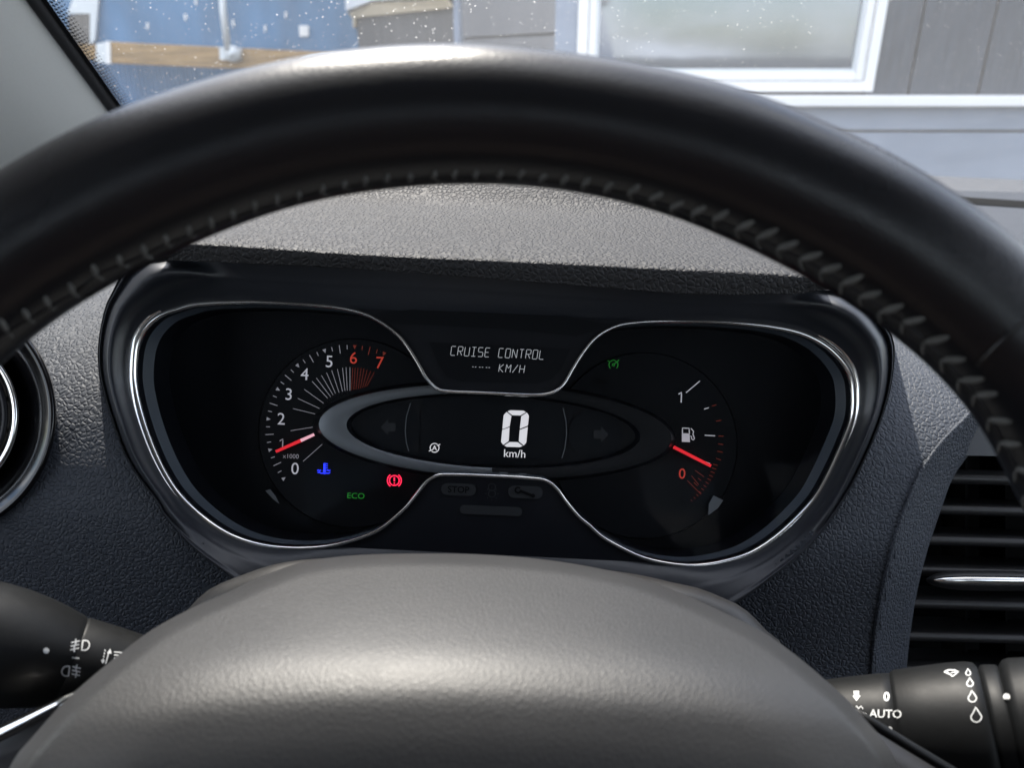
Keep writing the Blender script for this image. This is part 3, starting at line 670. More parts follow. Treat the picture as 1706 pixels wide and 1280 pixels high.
# speed digit 0: six slanted segments
b = MB(); f_ = fd(.4018)
def S(u, v_): # unit digit space -> pixel, with slant and roll
    return (834+u*42+(1-v_)*6+0.0, 683.5+v_*61+u*1.2)
def seg(P): fillpoly(b, [S(*p) for p in P], f_)
seg([(.14, .035), (.24, 0), (.76, 0), (.87, .04), (.66, .135), (.34, .135)])
seg([(.0, .14), (.10, .05), (.31, .155), (.28, .44), (.02, .52), (.0, .50)]); seg([(1, .14), (.91, .05), (.70, .155), (.69, .50), (.98, .41), (1, .38)])
seg([(.0, .545), (.28, .465), (.30, .84), (.10, .95), (.0, .87)]); seg([(1, .44), (.69, .53), (.70, .84), (.91, .95), (1, .87)])
seg([(.14, .965), (.34, .865), (.66, .865), (.87, .965), (.76, 1), (.24, 1)])
b.build('speed_digit', M['lcd'], scr, smooth=False)
b = MB(); text_mb(b, 'km/h', 857.5, 756, 13, f_); b.build('speed_unit', M['lcd'], scr, smooth=False)
b = MB(); stroke(b, arc(724, 746.5, 7.4, -35, 130, 12), 1.4, f_); stroke(b, arc(724, 746.5, 7.4, 150, 310, 12), 1.4, f_)
text_mb(b, 'A', 724, 746.5, 8, f_, bold=.01); stroke(b, [(714.5, 752), (720, 750)], 1.3, f_); stroke(b, [(728, 743), (733.5, 740.5)], 1.3, f_); b.build('stop_start_symbol', M['lcd'], scr, smooth=False)
b = MB(); stroke(b, [(715, 773), (730, 774)], 3.0, fd(.4015)); b.build('clip', M['ghost'], clu, smooth=False)
# LCD message in segment strokes
GL = {'C': [[(1, 0), (0, 0), (0, 1), (1, 1)]], 'R': [[(0, 1), (0, 0), (1, 0), (1, .5), (0, .5)], [(.4, .5), (1, 1)]], 'U': [[(0, 0), (0, 1), (1, 1), (1, 0)]], 'I': [[(.5, 0), (.5, 1)], [(0, 0), (1, 0)], [(0, 1), (1, 1)]],
      'S': [[(1, 0), (0, 0), (0, .5), (1, .5), (1, 1), (0, 1)]], 'E': [[(1, 0), (0, 0), (0, 1), (1, 1)], [(0, .5), (.8, .5)]], 'O': [[(0, 0), (1, 0), (1, 1), (0, 1), (0, 0)]], 'N': [[(0, 1), (0, 0), (1, 1), (1, 0)]],
      'T': [[(0, 0), (1, 0)], [(.5, 0), (.5, 1)]], 'L': [[(0, 0), (0, 1), (1, 1)]], 'K': [[(0, 0), (0, 1)], [(.9, 0), (0, .5), (1, 1)]], 'M': [[(0, 1), (0, 0), (.5, .5), (1, 0), (1, 1)]], '/': [[(1, 0), (0, 1)]], 'H': [[(0, 0), (0, 1)], [(1, 0), (1, 1)], [(0, .5), (1, .5)]], '-': [[(0, .5), (.45, .5)], [(.6, .5), (1.05, .5)]]}
def lcd(b, s, x, y, adv, wd, ht, fn, lw=1.0):
    for ch in s:
        for pl in GL.get(ch, []):
            P = [(x+u*wd+(1-v_)*2.2, y+v_*ht+(x-750+u*wd)*.045) for u, v_ in pl]
            for q in range(len(P)-1):
                a_, c_ = np.array(P[q]), np.array(P[q+1]); g = (c_-a_)/(np.linalg.norm(c_-a_)+1e-6)*.5; stroke(b, [a_+g, c_-g], lw, fn)
        x += adv
f2 = fd(DR-.0014)
b = MB(); lcd(b, 'CRUISE CONTROL', 750.5, 577, 11.35, 7.6, 15, f2); b.build('message_text', M['lcd_dim'], us, smooth=False)
b = MB(); lcd(b, '--- KM/H', 785, 603, 11.4, 7.6, 13.5, f2); b.build('message_text', M['lcd_dim'], us, smooth=False)
# unlit warning windows of the lower panel
def pill(cx_, cy_, w_, h_, n=10):
    r = h_/2; P = arc(cx_+w_/2-r, cy_, r, -90, 90, n)+arc(cx_-w_/2+r, cy_, r, 90, 270, n)
    c, s = math.cos(ROLL), math.sin(ROLL); return [(cx_+(x-cx_)*c-(y-cy_)*s, cy_+(x-cx_)*s+(y-cy_)*c) for x, y in P]
f3 = fd(DR-.0010); f4 = fd(DR-.0016)
b = MB(); fillpoly(b, pill(764, 816, 58, 20), f3); q = b.build('stop_lamp', M['ghost'], ls, smooth=False)
b = MB(); fillpoly(b, pill(875.5, 820.5, 58, 21), f3); q2 = b.build('service_lamp', M['ghost'], ls, smooth=False)
b = MB(); fillpoly(b, pill(818, 851, 104, 15), f3); b.build('lamp_bar', M['ghost'], ls, smooth=False)
b = MB(); text_mb(b, 'STOP', 764, 816, 11, f4, bold=.015); b.build('stop_text', M['ghost_dark'], ls, smooth=False)
b = MB(); stroke(b, [(866, 818), (886, 826)], 4.5, f4); stroke(b, arc(863, 817, 4.5, 20, 320, 10), 3, f4); fillpoly(b, ell(888, 826.5, 3.4, 3.4, 12), f4); b.build('wrench_symbol', M['ghost_dark'], ls, smooth=False)
b = MB()
for k in (0, 1): stroke(b, arc(819.5, 812+k*11, 6, 0, 360, 14), 1.2, f4)
for a_ in range(0, 360, 45): stroke(b, [(819.5+9*math.cos(math.radians(a_)), 823+9*math.sin(math.radians(a_))), (819.5+11.5*math.cos(math.radians(a_)), 823+11.5*math.sin(math.radians(a_)))], 1.2, f4)
b.build('lamp_symbol', M['ghost'], ls, smooth=False)
b = MB(); fillpoly(b, [(832, 787), (846, 787.5), (846, 789.5), (832, 789)], f4); fillpoly(b, [(865, 789), (877, 789.5), (877, 791.5), (865, 791)], f4); b.build('clip', M['silver'], ls, smooth=False)

# tachometer
TC = np.array([584., 716.]); fD = fd(DD-.0022); fE = fd(DD-.0030)
def disc(name, cx_, cy_, R, m_):
    A = ell(cx_, cy_, R, R, 90); b = MB(); v, f = grid([[V(x, y, DD-.0002) for x, y in A], [V(x, y, DD-.0018) for x, y in ell(cx_, cy_, R-1.5, R-1.5, 90)]], True); b.add(v, f)
    fillpoly(b, ell(cx_, cy_, R-1.5, R-1.5, 90), fd(DD-.0018)); return weld(b.build(name, m_, clu, smooth=False))
def clip_inside(x, y): return inside(x, y, RC)
tach = disc('tachometer', 588, 722, 158, M['dial2'])
angs = [143.7, 165.8, 187.3, 209, 230.5, 251.8, 272.9, 293.8]
bw, br_ = MB(), MB()
for k in range(29):
    t = k/4; a_ = math.radians(float(np.interp(t, range(8), angs))); u = np.array([math.cos(a_), math.sin(a_)]); nn2 = np.array([-u[1], u[0]]); mb = br_ if k >= 24 else bw; R_ = 141
    if k % 4 == 0: fillpoly(mb, [tuple(TC+u*(R_-7)), tuple(TC+u*R_+nn2*3.2), tuple(TC+u*R_-nn2*3.2)], fD)
    elif k % 2 == 0: stroke(mb, [TC+u*(R_+1), TC+u*(R_-13)], 1.3, fD)
    else: stroke(mb, [TC+u*R_, TC+u*(R_-7)], 1.3, fD)
bw.build('tick_marks', M['dim_mark'], tach, smooth=False); br_.build('red_tick_marks', M['dim_red'], tach, smooth=False)
fan = [((505, 769), (537, 740.5)), ((484, 718), (521, 712)), ((488, 681), (525, 690)), ((496, 664), (532.5, 681)), ((507, 649), (539, 672)), ((520, 635.5), (546, 664)), ((527, 630), (551, 661.5)), ((535.5, 625.6), (555, 658.5)), ((544, 621), (559, 656)), ((552.6, 617.4), (565, 654.5)), ((562, 615), (570.7, 652.6)), ((570.7, 613), (574.7, 651.4)), ((576.5, 612), (578.6, 651)), ((583, 612), (583, 651))]
b = MB()
for p, q in fan: stroke(b, [p, q], 1.0, fD)
b.build('fan_lines', M['dim_mark'], tach, smooth=False)
b = MB()
for k, (xt, xb_) in enumerate(zip((672, 690, 710, 732, 752, 775, 800, 825), (664, 680, 695, 712, 727, 742, 757, 772))):
    yt = (226, 226, 226, 228, 232, 240, 248, 258)[k]; yb = (385, 383, 380, 376, 372, 368, 364, 358)[k]
    stroke(b, [(430+xt/4.265, 560+yt/4.265), (430+xb_/4.265, 560+yb/4.265)], .9, fD)
b.build('fan_lines', M['dim_red'], tach, smooth=False)
for s_, x, y, m_ in (('0', 491.5, 781, 'white_mark'), ('1', 470.5, 741, 'dim_mark'), ('2', 468.5, 698, 'white_mark'), ('3', 481, 657, 'white_mark'), ('4', 507.5, 623.5, 'white_mark'), ('5', 548.5, 602.5, 'white_mark'), ('6', 589, 596.5, 'red_mark'), ('7', 633, 604.5, 'red_mark')):
    b = MB(); (stroke(b, [(x-4.5, y-6), (x+.8, y-9), (x, y+9)], 2.0, fD) if s_ == '1' else text_mb(b, s_, x, y, 19.5, fD)); b.build('numeral', M[m_], tach, smooth=False)
b = MB(); text_mb(b, 'x1000', 484.5, 760.5, 7.5, fD, bold=0); b.build('scale_text', M['dim_mark'], tach, smooth=False)
def needle(name, a_, b_, wa, wb, parent, m_, d=DD-.006):
    a_, b_ = np.array(a_, float), np.array(b_, float); t = (b_-a_)/np.linalg.norm(b_-a_); n_ = np.array([-t[1], t[0]])
    P = [a_+n_*wa, a_-n_*wa, b_-n_*wb, b_+n_*wb]; v = [V(*p, d) for p in P]+[V(*p, d+.0018) for p in P]
    return obj(name, v, [(0, 1, 2, 3), (7, 6, 5, 4), (0, 4, 5, 1), (1, 5, 6, 2), (2, 6, 7, 3), (3, 7, 4, 0)], m_, parent, smooth=False)
needle('needle', (459.5, 752.8), (501, 734.4), 2.3, 2.8, tach, M['needle']); needle('needle_root', (501, 734.4), (523.5, 724.2), 2.7, 2.3, tach, M['needle_pale'])
b = MB(); fillpoly(b, [(442, 818), (450, 815.6), (459, 827), (465.6, 840), (455, 832)], fd(DD-.004)); b.build('painted_reflection', M['silver'], tach, smooth=False)  # pale patch standing in for a window reflection in the lens
# warning lamps left
def sym(name, m_, draw, parent, fn=fE):
    b = MB(); draw(b, fn); return b.build(name, m_, parent, smooth=False)
def s_temp(b, fn):
    stroke(b, [(540.5, 772), (540.5, 784)], 3, fn); fillpoly(b, ell(540.5, 785, 2.6, 2.6, 12), fn)
    for y in (773, 776.5, 780): stroke(b, [(541, y), (546, y+.3)], 1.3, fn)
    for x0_ in (528.5, 544): stroke(b, [(x0_, 784.5), (x0_+2, 783.3), (x0_+4, 784.8), (x0_+6.5, 783.5)], 1.5, fn)
    stroke(b, [(529, 788), (532, 787), (535, 789), (538.5, 788.6), (541, 789.6), (544, 788.6), (547, 789), (550, 787.5)], 1.6, fn)
sym('coolant_lamp', M['tell_blue'], s_temp, clu)
def s_brake(b, fn):
    stroke(b, arc(657, 801, 8.2, 0, 360, 24), 1.8, fn, ); stroke(b, [(657, 795.5), (657, 802.5)], 2, fn); stroke(b, [(657, 804.6), (657, 806.4)], 2, fn)
    stroke(b, arc(657, 801, 11.6, 125, 235, 10), 1.7, fn); stroke(b, arc(657, 801, 11.6, -55, 55, 10), 1.7, fn)
fC = fd(.4005)
sym('brake_lamp', M['tell_red'], s_brake, clu, fC)
sym('eco_lamp', M['tell_green'], lambda b, fn: text_mb(b, 'ECO', 593, 826.5, 9.5, fn, sx=1.1), clu)
# fuel gauge
FC = np.array([1073., 743.]); fuel = disc('fuel_gauge', 1073, 743, 156, M['dial'])
b = MB()
for p, q in (((1143, 654.5), (1166, 635)), ((1173, 682), (1181, 679.5)), ((1174, 725.5), (1191.5, 726.5)), ((1175, 770), (1183, 773))): stroke(b, [p, q], 1.6, fD)
b.build('tick_marks', M['white_mark'], fuel, smooth=False)
b = MB()
reds = [((1186, 677), (1193.5, 674.5)), ((1193, 702), (1201.5, 700.5)), ((1197, 727), (1205.5, 727)), ((1196.5, 740), (1205, 741)), ((1195, 752), (1204, 754)), ((1193, 764), (1201, 767))]
for k in range(12):
    a_ = math.radians(15+k*3.1); u = np.array([math.cos(a_), math.sin(a_)]); reds.append((tuple(FC+u*119), tuple(FC+u*(127-k*.4))))
reds += [((1145, 801), (1168, 824)), ((1152, 793), (1164, 808)), ((1158, 784), (1173, 795)), ((1156, 804), (1162, 810)), ((1163, 797), (1168, 801))]
for p, q in reds: stroke(b, [p, q], 1.1, fD)
b.build('red_tick_marks', M['dim_red'], fuel, smooth=False)
b = MB(); stroke(b, [(1130.5, 657), (1135.5, 654.2), (1134.8, 671)], 2.0, fD); b.build('numeral', M['white_mark'], fuel, smooth=False)
b = MB(); text_mb(b, '0', 1136.5, 789.5, 17, fD); b.build('numeral', M['red_mark'], fuel, smooth=False)
b = MB(); fillpoly(b, [(1136, 722), (1149, 722.5), (1149.5, 737), (1136, 736.5)], fD)
stroke(b, [(1137, 722), (1137, 713.5), (1148, 714), (1148.6, 722.4)], 1.8, fD); stroke(b, [(1149.5, 727), (1152, 727.5), (1152.5, 732), (1155, 733.5), (1157, 731), (1154.5, 724), (1155.5, 719), (1151, 714)], 1.6, fD)
b.build('pump_symbol', M['white_mark'], fuel, smooth=False)
needle('needle', (1122, 745), (1184.5, 776.8), 2.7, 2.5, fuel, M['needle'])
b = MB(); fillpoly(b, [(1188.7, 826), (1205, 834), (1196, 847), (1180, 859), (1181, 840)], fd(DD-.004)); b.build('painted_reflection', M['silver'], fuel, smooth=False)  # lens reflection painted as a pale patch on the fuel dial
def s_cruise(b, fn):
    stroke(b, arc(1022, 608, 7.5, 130, 230, 8), 1.1, fn); stroke(b, arc(1022, 608, 7.5, -50, 50, 8), 1.1, fn); stroke(b, arc(1022, 608, 2, 0, 360, 8), 1, fn)
    stroke(b, [(1024, 606), (1031.5, 600)], 1.1, fn); stroke(b, arc(1022, 604, 4, 200, 340, 6), 1, fn); stroke(b, [(1012.5, 600.5), (1015, 602.5)], 1, fn)
sym('cruise_lamp', M['tell_green'], s_cruise, clu)
def s_ghosts(b, fn):
    text_mb(b, 'ABS', 1003, 636, 8, fn); stroke(b, arc(1003, 636, 11, 0, 360, 16), .8, fn)
sym('unlit_symbol', M['ghost_dark'], s_ghosts, clu)
def s_g2(b, fn):
    stroke(b, [(1126, 829), (1126, 845), (1136, 846), (1136, 829), (1126, 829)], 1.5, fn); stroke(b, [(1139, 834), (1142, 842)], 1.4, fn)
    stroke(b, [(1078, 838), (1096, 839)], 1.5, fn); stroke(b, [(1040, 836), (1052, 842)], 1.5, fn)
sym('unlit_symbol', M['ghost_dark'], s_g2, clu)
v, f = poly_fill([tuple(p) for p in RC], fd(DR+.0006)); obj('lens', v, f, M['lens'], clu, smooth=False)

# ------------------------------------------------------------------ side vents
rv = thing('round_air_vent', V(-110, 692, .37), 'round air vent with a chrome ring and gloss black surround', 'air vent')
def ring_l(rows_spec): return grid([[V(-110+r*math.cos(t), 692+r*math.sin(t), d) for t in np.linspace(0, 2*math.pi, 96, endpoint=False)] for r, d in rows_spec], True)
v, f = ring_l([(206, .395), (204, .372), (202, .3675), (197, .3665), (190, .3675), (160, .379), (146, .385), (143, .40)]); obj('surround', v, f, M['piano'], rv)
v, f = ring_l([(144, .40), (143, .378), (140, .3735), (135, .3725), (130, .3735), (126, .378), (124, .385), (123, .42)]); obj('chrome_ring', v, f, M['chrome'], rv)
v, f = ring_l([(124, .378), (121, .376), (112, .378), (108, .42)]); obj('barrel', v, f, M['black'], rv)
for dy in (-70, -25, 25, 70):
    b = MB(); b.box(V(-110, 692+dy, .39), Rv*.03, Fv*.008, Uv*.0012); b.build('slat', M['black'], rv, smooth=False, bevel=.0008)
v, f = poly_fill(ell(-110, 692, 120, 120, 40), fd(.425)); obj('duct', v, f, M['black'], rv, smooth=False)

cv = thing('slatted_air_vent', V(1700, 930, .40), 'black slatted air vent with a chrome adjuster at the right', 'air vent')
RG, IN = resample(crom(ridge_px, 6), 70), resample(crom(inner_px, 6), 70)
rows = []
for t, dd in ((-.05, .0012), (0, -.0004), (.04, -.0006), (.12, .002), (.4, .008), (.8, .016), (.95, .019), (1.0, .022), (1.01, .045)):
    rows.append([V(a_[0]+(c_[0]-a_[0])*t, a_[1]+(c_[1]-a_[1])*t, Dsk(*a_)-.001+dd) for a_, c_ in zip(RG, IN)])
v, f = grid(rows); obj('surround', v, f, M['dash'], cv)
v = [V(1440, 600, .47), V(2100, 640, .47), V(2100, 1330, .49), V(1440, 1300, .49)]; obj('duct', v, [(0, 1, 2, 3)], M['void'], cv, smooth=False)
b = MB(); fillpoly(b, [(1560, 700), (1700, 690), (2000, 700), (2000, 768), (1800, 762), (1580, 758)], lambda x, y: V(x, y, .402)); b.build('vent_lip', M['bezel'], cv, smooth=False, solid=.003)
for y in (797, 849, 901, 953, 1008, 1063, 1120):
    A = V(1490, y-3, .408); B = V(2080, y+14, .408)
    rows = [[A+q, B+q] for q in [Uv*a_+Fv*c_ for a_, c_ in ((.0, 0), (.0013, .0006), (.0020, .002), (.002, .03), (-.0034, .03), (-.0034, .003), (-.0022, .0008))]]
    rows = list(map(list, zip(*rows))); v, f = grid(rows, True); obj('slat', v, f, M['shell'], cv)
for x in (1590, 1655, 1735, 1800):
    b = MB(); b.box(V(x, 930, .445), Rv*.0008, Fv*.012, Uv*.062); b.build('vane', M['void'], cv, smooth=False)
def lozenge(x0_, x1_, y, hh, d, bulge):
    rows = []
    for k in range(25):
        t = k/24; x = x0_+(x1_-x0_)*t; s_ = max(.02, (1-abs(2*t-1)**3.2))**.5; rows.append([V(x, y+(x-x0_)*.012+hh*s_*math.cos(a_), d-bulge*s_*math.sin(a_)) for a_ in np.linspace(0, math.pi, 13)])
    return grid(rows)
v, f = lozenge(1543, 1760, 967, 17, .403, .007); obj('adjuster', v, f, M['shell'], cv, label='black adjuster tab')
v, f = lozenge(1556, 1748, 967, 8.5, .3975, .0035); obj('adjuster_trim', v, f, M['chrome'], cv)

# ------------------------------------------------------------------ stalks
def lathe(path, seg=48, closed_end=True):
    """path: list of (px, py, depth, radius_px) along an axis"""
    P = [V(p[0], p[1], p[2]) for p in path]; r = [p[3]/FPX*p[2] for p in path]
    ax = (P[-1]-P[0]).normalized(); s1 = ax.cross(Vector((0, 0, 1))).normalized(); s2 = ax.cross(s1); rows = []
    for p, q in zip(P, r): rows.append([p+q*(math.cos(t)*s1+math.sin(t)*s2) for t in [2*math.pi*k/seg for k in range(seg)]])
    v, f = grid(rows, True)
    if closed_end: f += [tuple(range(seg)), tuple(range(len(v)-seg, len(v)))[::-1]]
    return v, f
def L2p(P0, P1, specs): # specs: (t along, radius)
    return [tuple(P0[k]+(P1[k]-P0[k])*t for k in range(3))+(r,) for t, r in specs]
ls_ = thing('light_stalk', V(0, 1075, .27), 'black light switch stalk with white fog lamp symbols, left of the hub', 'control stalk')
A_, B_ = (-200, 1035, .262), (420, 1165, .315)
v, f = lathe(L2p(A_, B_, [(0, 88), (.1, 97), (.2, 99), (.28, 98), (.34, 95), (.40, 89), (.45, 82), (.49, 75), (.505, 72), (.512, 69)])); st1 = obj('knob', v, f, M['stalk'], ls_)
v, f = lathe(L2p(A_, B_, [(.505, 66), (.515, 70.5), (.522, 71), (.60, 67), (.70, 60), (.8, 55), (1, 52)])); st2 = obj('sleeve', v, f, M['stalk'], ls_)
dr = draper([st1, st2], .0003)
b = MB(); fillpoly(b, ell(77, 1085, 5, 5, 16), dr); b.build('index_dot', M['paint'], st1, smooth=False)
b = MB()
def fog(b, cx_, cy_, s, flip):
    g = lambda P: [(cx_+(-x if flip else x)*s+(y*-.12*s), cy_+y*s) for x, y in P]
    stroke(b, g([(3, -8), (8, -8)]+[(8+7*math.sin(t), -8*math.cos(t)) for t in np.linspace(.2, math.pi-.2, 8)]+[(8, 8), (3, 8), (3, -8)]), 2.0, dr)
    for y in (-6, 0, 6): stroke(b, g([(-16, y+1.5), (-2, y-1.5)]), 2.0, dr)
    stroke(b, g([(-9, -11), (-8, -4), (-10, 3), (-9, 11)]), 2.0, dr)
fog(b, 134, 1076, 1.0, False); fog(b, 118, 1119, 1.0, True); stroke(b, [(120, 1096.5), (132, 1097.5)], 2.2, dr)
stroke(b, [(176, 1107), (182, 1085)], 2, dr); fillpoly(b, [(178, 1089), (186, 1090), (184, 1081)], dr)
for k in range(4): stroke(b, [(175-k*1, 1083+k*5), (175-k*1, 1086+k*5)], 2, dr)
fillpoly(b, [(168, 1100), (175, 1101), (171, 1107)], dr)
for k in range(3): stroke(b, [(190, 1087+k*5), (204, 1088+k*5)], 2, dr)
b.build('lamp_symbols', M['paint'], st2, smooth=False)

rs_ = thing('wiper_stalk', V(1600, 1210, .28), 'black wiper switch stalk with white drop symbols, right of the hub', 'control stalk')
A_, B_ = (1300, 1216, .318), (1960, 1222, .262)
v, f = lathe(L2p(A_, B_, [(0, 58), (.08, 72), (.14, 79), (.20, 84), (.27, 89), (.30, 90), (.303, 86)])); w1 = obj('sleeve', v, f, M['stalk'], rs_)
v, f = lathe(L2p(A_, B_, [(.295, 84), (.305, 92), (.315, 95), (.38, 101), (.45, 107), (.50, 109.5), (.522, 108), (.530, 102), (.532, 94)])); w2 = obj('knob', v, f, M['stalk'], rs_)
v, f = lathe(L2p(A_, B_, [(.525, 90), (.535, 98), (.54, 103), (.548, 104.5), (.575, 105), (.585, 103), (.59, 94)])); w3 = obj('collar', v, f, M['stalk'], rs_)
v, f = lathe(L2p(A_, B_, [(.585, 95), (.592, 105), (.602, 112), (.62, 116), (.7, 118), (.9, 110), (1, 80)])); w4 = obj('end_cap', v, f, M['stalk'], rs_)
dr = draper([w1, w2, w3, w4], .0003)
b = MB(); fillpoly(b, ell(1677, 1162, 6, 6, 16), dr); b.build('index_dot', M['paint'], w3, smooth=False)
b = MB()
for cx_, cy_, s in ((1613, 1121, 5.0), (1616, 1138, 6.5), (1620, 1162, 8.5), (1626.5, 1193, 11)):
    P = [(cx_-.10*s, cy_-s*1.25), (cx_-s*.45, cy_-s*.45)]+arc(cx_, cy_+s*.2, s*.8, 190, -10, 10)+[(cx_+s*.45, cy_-s*.45)]; stroke(b, P, 2.1 if s > 6 else 1.6, dr, True)
stroke(b, [(1573, 1120), (1580, 1117), (1590, 1117), (1597, 1120), (1588, 1127), (1573, 1120)], 1.8, dr); stroke(b, [(1575, 1118), (1587, 1128)], 2, dr); stroke(b, [(1584, 1122), (1594, 1120)], 1.5, dr)
b.build('drop_symbols', M['paint'], w2, smooth=False)
b = MB(); text_mb(b, 'AUTO', 1475, 1190, 14, dr, bold=.012, roll=.03); text_mb(b, '0', 1477, 1161.5, 16, dr, bold=.03, sx=.95)
fillpoly(b, [(1422, 1152), (1431, 1152), (1431, 1160), (1434, 1160), (1427, 1169), (1420, 1160), (1423, 1160)], dr)
stroke(b, [(1412, 1192), (1422, 1187), (1434, 1186), (1443, 1190), (1442, 1196)], 2.4, dr)
for k in range(3): stroke(b, [(1417+k*7, 1181), (1420+k*7, 1177), (1424+k*7, 1182)], 1.6, dr)
stroke(b, [(1481, 1212), (1485, 1214), (1487, 1223)], 2.6, dr)
b.build('wiper_markings', M['paint'], w1, smooth=False)

# ------------------------------------------------------------------ steering wheel
sw = thing('steering_wheel', V(782, 1463, .19), 'black leather steering wheel with grey stitching and a wide airbag hub', 'steering wheel')
WC = np.array([-.01039, -.12041, .18777]); WR = .187; wa = .01616
wnn = np.array([.0264, .02, -1.]); wnn /= np.linalg.norm(wnn)
wu = np.cross([0, 1, 0], wnn); wu /= np.linalg.norm(wu); ww_ = np.cross(wnn, wu)
pr = lambda X: np.stack([CX+FPX*X[:, 0]/X[:, 2], CY-FPX*X[:, 1]/X[:, 2]], 1)
NS = 320; th = np.linspace(0, 2*math.pi, NS, endpoint=False)
radv = np.outer(np.cos(th), wu)+np.outer(np.sin(th), ww_); spine = WC+WR*radv
tanv = -np.outer(np.sin(th), wu)+np.outer(np.cos(th), ww_)
sv = np.cross(spine, tanv); sv /= np.linalg.norm(sv, axis=1)[:, None]; sv *= np.sign((sv*radv).sum(1))[:, None]
po, pi_ = pr(spine+wa*sv), pr(spine-wa*sv); c2 = np.array([782., 1463.])
def pol(P): d_ = P-c2; return np.arctan2(-d_[:, 1], d_[:, 0]), np.hypot(d_[:, 0], d_[:, 1])
ao, ro = pol(po); ai, ri = pol(pi_); am, rm = pol(pr(spine))
mo = np.array([(0, 299), (193, 195), (352, 141), (480, 107), (620, 87), (764, 80), (961, 97), (1100, 121), (1277, 170), (1366, 211), (1533, 295), (1706, 426)], float)
mi = np.array([(61, 547), (103, 520), (190, 467), (264, 430), (343, 394), (500, 338), (641, 314), (788, 305), (950, 317), (1100, 352), (1270, 424), (1380, 481), (1494, 559), (1580, 634), (1649, 722), (1703, 836)], float)
def corr(meas, a_, r_):
    am_, rm_ = pol(meas); o = np.argsort(a_); base = np.interp(am_, a_[o], r_[o], period=2*math.pi); d_ = rm_-base; o2 = np.argsort(am_)
    aa, dd_ = am_[o2], d_[o2]; aa = np.r_[aa[0]-.5, aa, aa[-1]+.5]; dd_ = np.r_[0, dd_, 0]
    return lambda t: np.interp(t, aa, dd_)
co, ci = corr(mo, ao, ro), corr(mi, ai, ri)
RO = np.interp(am, ao[np.argsort(ao)], ro[np.argsort(ao)], period=2*math.pi)+co(am)
RI = np.interp(am, ai[np.argsort(ai)], ri[np.argsort(ai)], period=2*math.pi)+ci(am)
k5 = np.ones(7)/7
sm = lambda a_: np.convolve(np.r_[a_[-3:], a_, a_[:3]], k5, 'valid')
RO, RI = sm(RO), sm(RI)
RMID, RHW = (RO+RI)/2, (RO-RI)/2
ucam = np.stack([np.cos(am), np.sin(am)], 1)
SP = [V(c2[0]+RMID[i]*ucam[i, 0], c2[1]-RMID[i]*ucam[i, 1], spine[i, 2]) for i in range(NS)]
RR = [float(RHW[i]/FPX*spine[i, 2]*.985) for i in range(NS)]
def cw(v3): return float(v3[0])*Rv+float(v3[1])*Uv+float(v3[2])*Fv
RADW = [cw(r) for r in radv]; NW = cw(wnn)
def rim_pt(s, ang, k=1.0):
    """s: fractional spine index, ang: angle round the tube, 0 = facing the driver, + = towards the hub"""
    s = float(s); i = int(math.floor(s)) % NS; j = (i+1) % NS; t = s-math.floor(s)
    c = SP[i].lerp(SP[j], t); t = float(t); ang = float(ang); r = RR[i]+(RR[j]-RR[i])*t; rd = RADW[i].lerp(RADW[j], t)
    vd = (CAM-c).normalized(); rd = (rd-vd*rd.dot(vd)).normalized()
    return c+r*k*(math.cos(ang)*vd-math.sin(ang)*rd)
rows = [[rim_pt(i, a_) for a_ in np.linspace(-math.pi, math.pi, 48, endpoint=False)] for i in range(NS)]; rows.append(rows[0])
v, f = grid(rows, True); rim = weld(obj('rim', v, f, M['leather'], sw))
# stitching: each stitch a slanted leaf with a small linking thread, laid on the leather
spx = [(-80, 590), (-40, 560), (0, 535), (36, 515), (72, 495), (113, 473), (151, 441), (193, 425), (234, 408), (271, 390), (310, 376), (348, 362), (385, 348), (422, 336), (459, 327), (496, 317), (534, 306), (572, 301), (607, 295), (644, 289), (683, 287), (722, 283), (757, 283), (792, 283), (832, 284), (868, 284), (903, 289), (941, 293), (977, 297), (1015, 304), (1055, 310), (1091, 322), (1127, 332), (1164, 343), (1201, 353), (1240, 369), (1276, 383), (1311, 401), (1349, 419), (1386, 438), (1421, 460), (1453, 481), (1489, 506), (1524, 527), (1562, 559), (1590, 590), (1622, 622), (1648, 650), (1672, 690), (1692, 730), (1716, 775), (1735, 820)]
mb = MB(); asort = np.argsort(am); ams, idxs = am[asort], np.arange(NS)[asort].astype(float)
def s_of(px, py):
    a_ = math.atan2(-(py-c2[1]), px-c2[0]); r_ = math.hypot(px-c2[0], py-c2[1])
    k = int(np.argmin(abs((am-a_+math.pi) % (2*math.pi)-math.pi))); best = k
    k2 = k+1 if True else k; d1 = ((am[k]-a_+math.pi) % (2*math.pi)-math.pi); st = ((am[(k+1) % NS]-am[k]+math.pi) % (2*math.pi)-math.pi)
    s_ = k-d1/st; q = (RMID[k]-r_)/RHW[k]; return s_, math.asin(max(-.97, min(.97, q))), st
dirsign = 1 if ((am[1]-am[0]+math.pi) % (2*math.pi)-math.pi) < 0 else -1    # + moves clockwise (to the right at the top)
def leaf(s0, a0, s1, a1, w0, w1, h=.0005):
    P = []
    for k in range(7):
        t = k/6; ww = w0+(w1-w0)*math.sin(math.pi*t)**.7; P.append((s0+(s1-s0)*t, a0+(a1-a0)*t, ww))
    pts = [rim_pt(s_, a_, 1.0)for s_, a_, _ in P]
    cen = [SP[int(round(s_)) % NS] for s_, _, _ in P]
    pts = [p+(p-c).normalized()*h*.3 for p, c in zip(pts, cen)]
    v, f = tube(pts, [max(.00012, p[2]) for p in P], 8); mb.add(v, f)
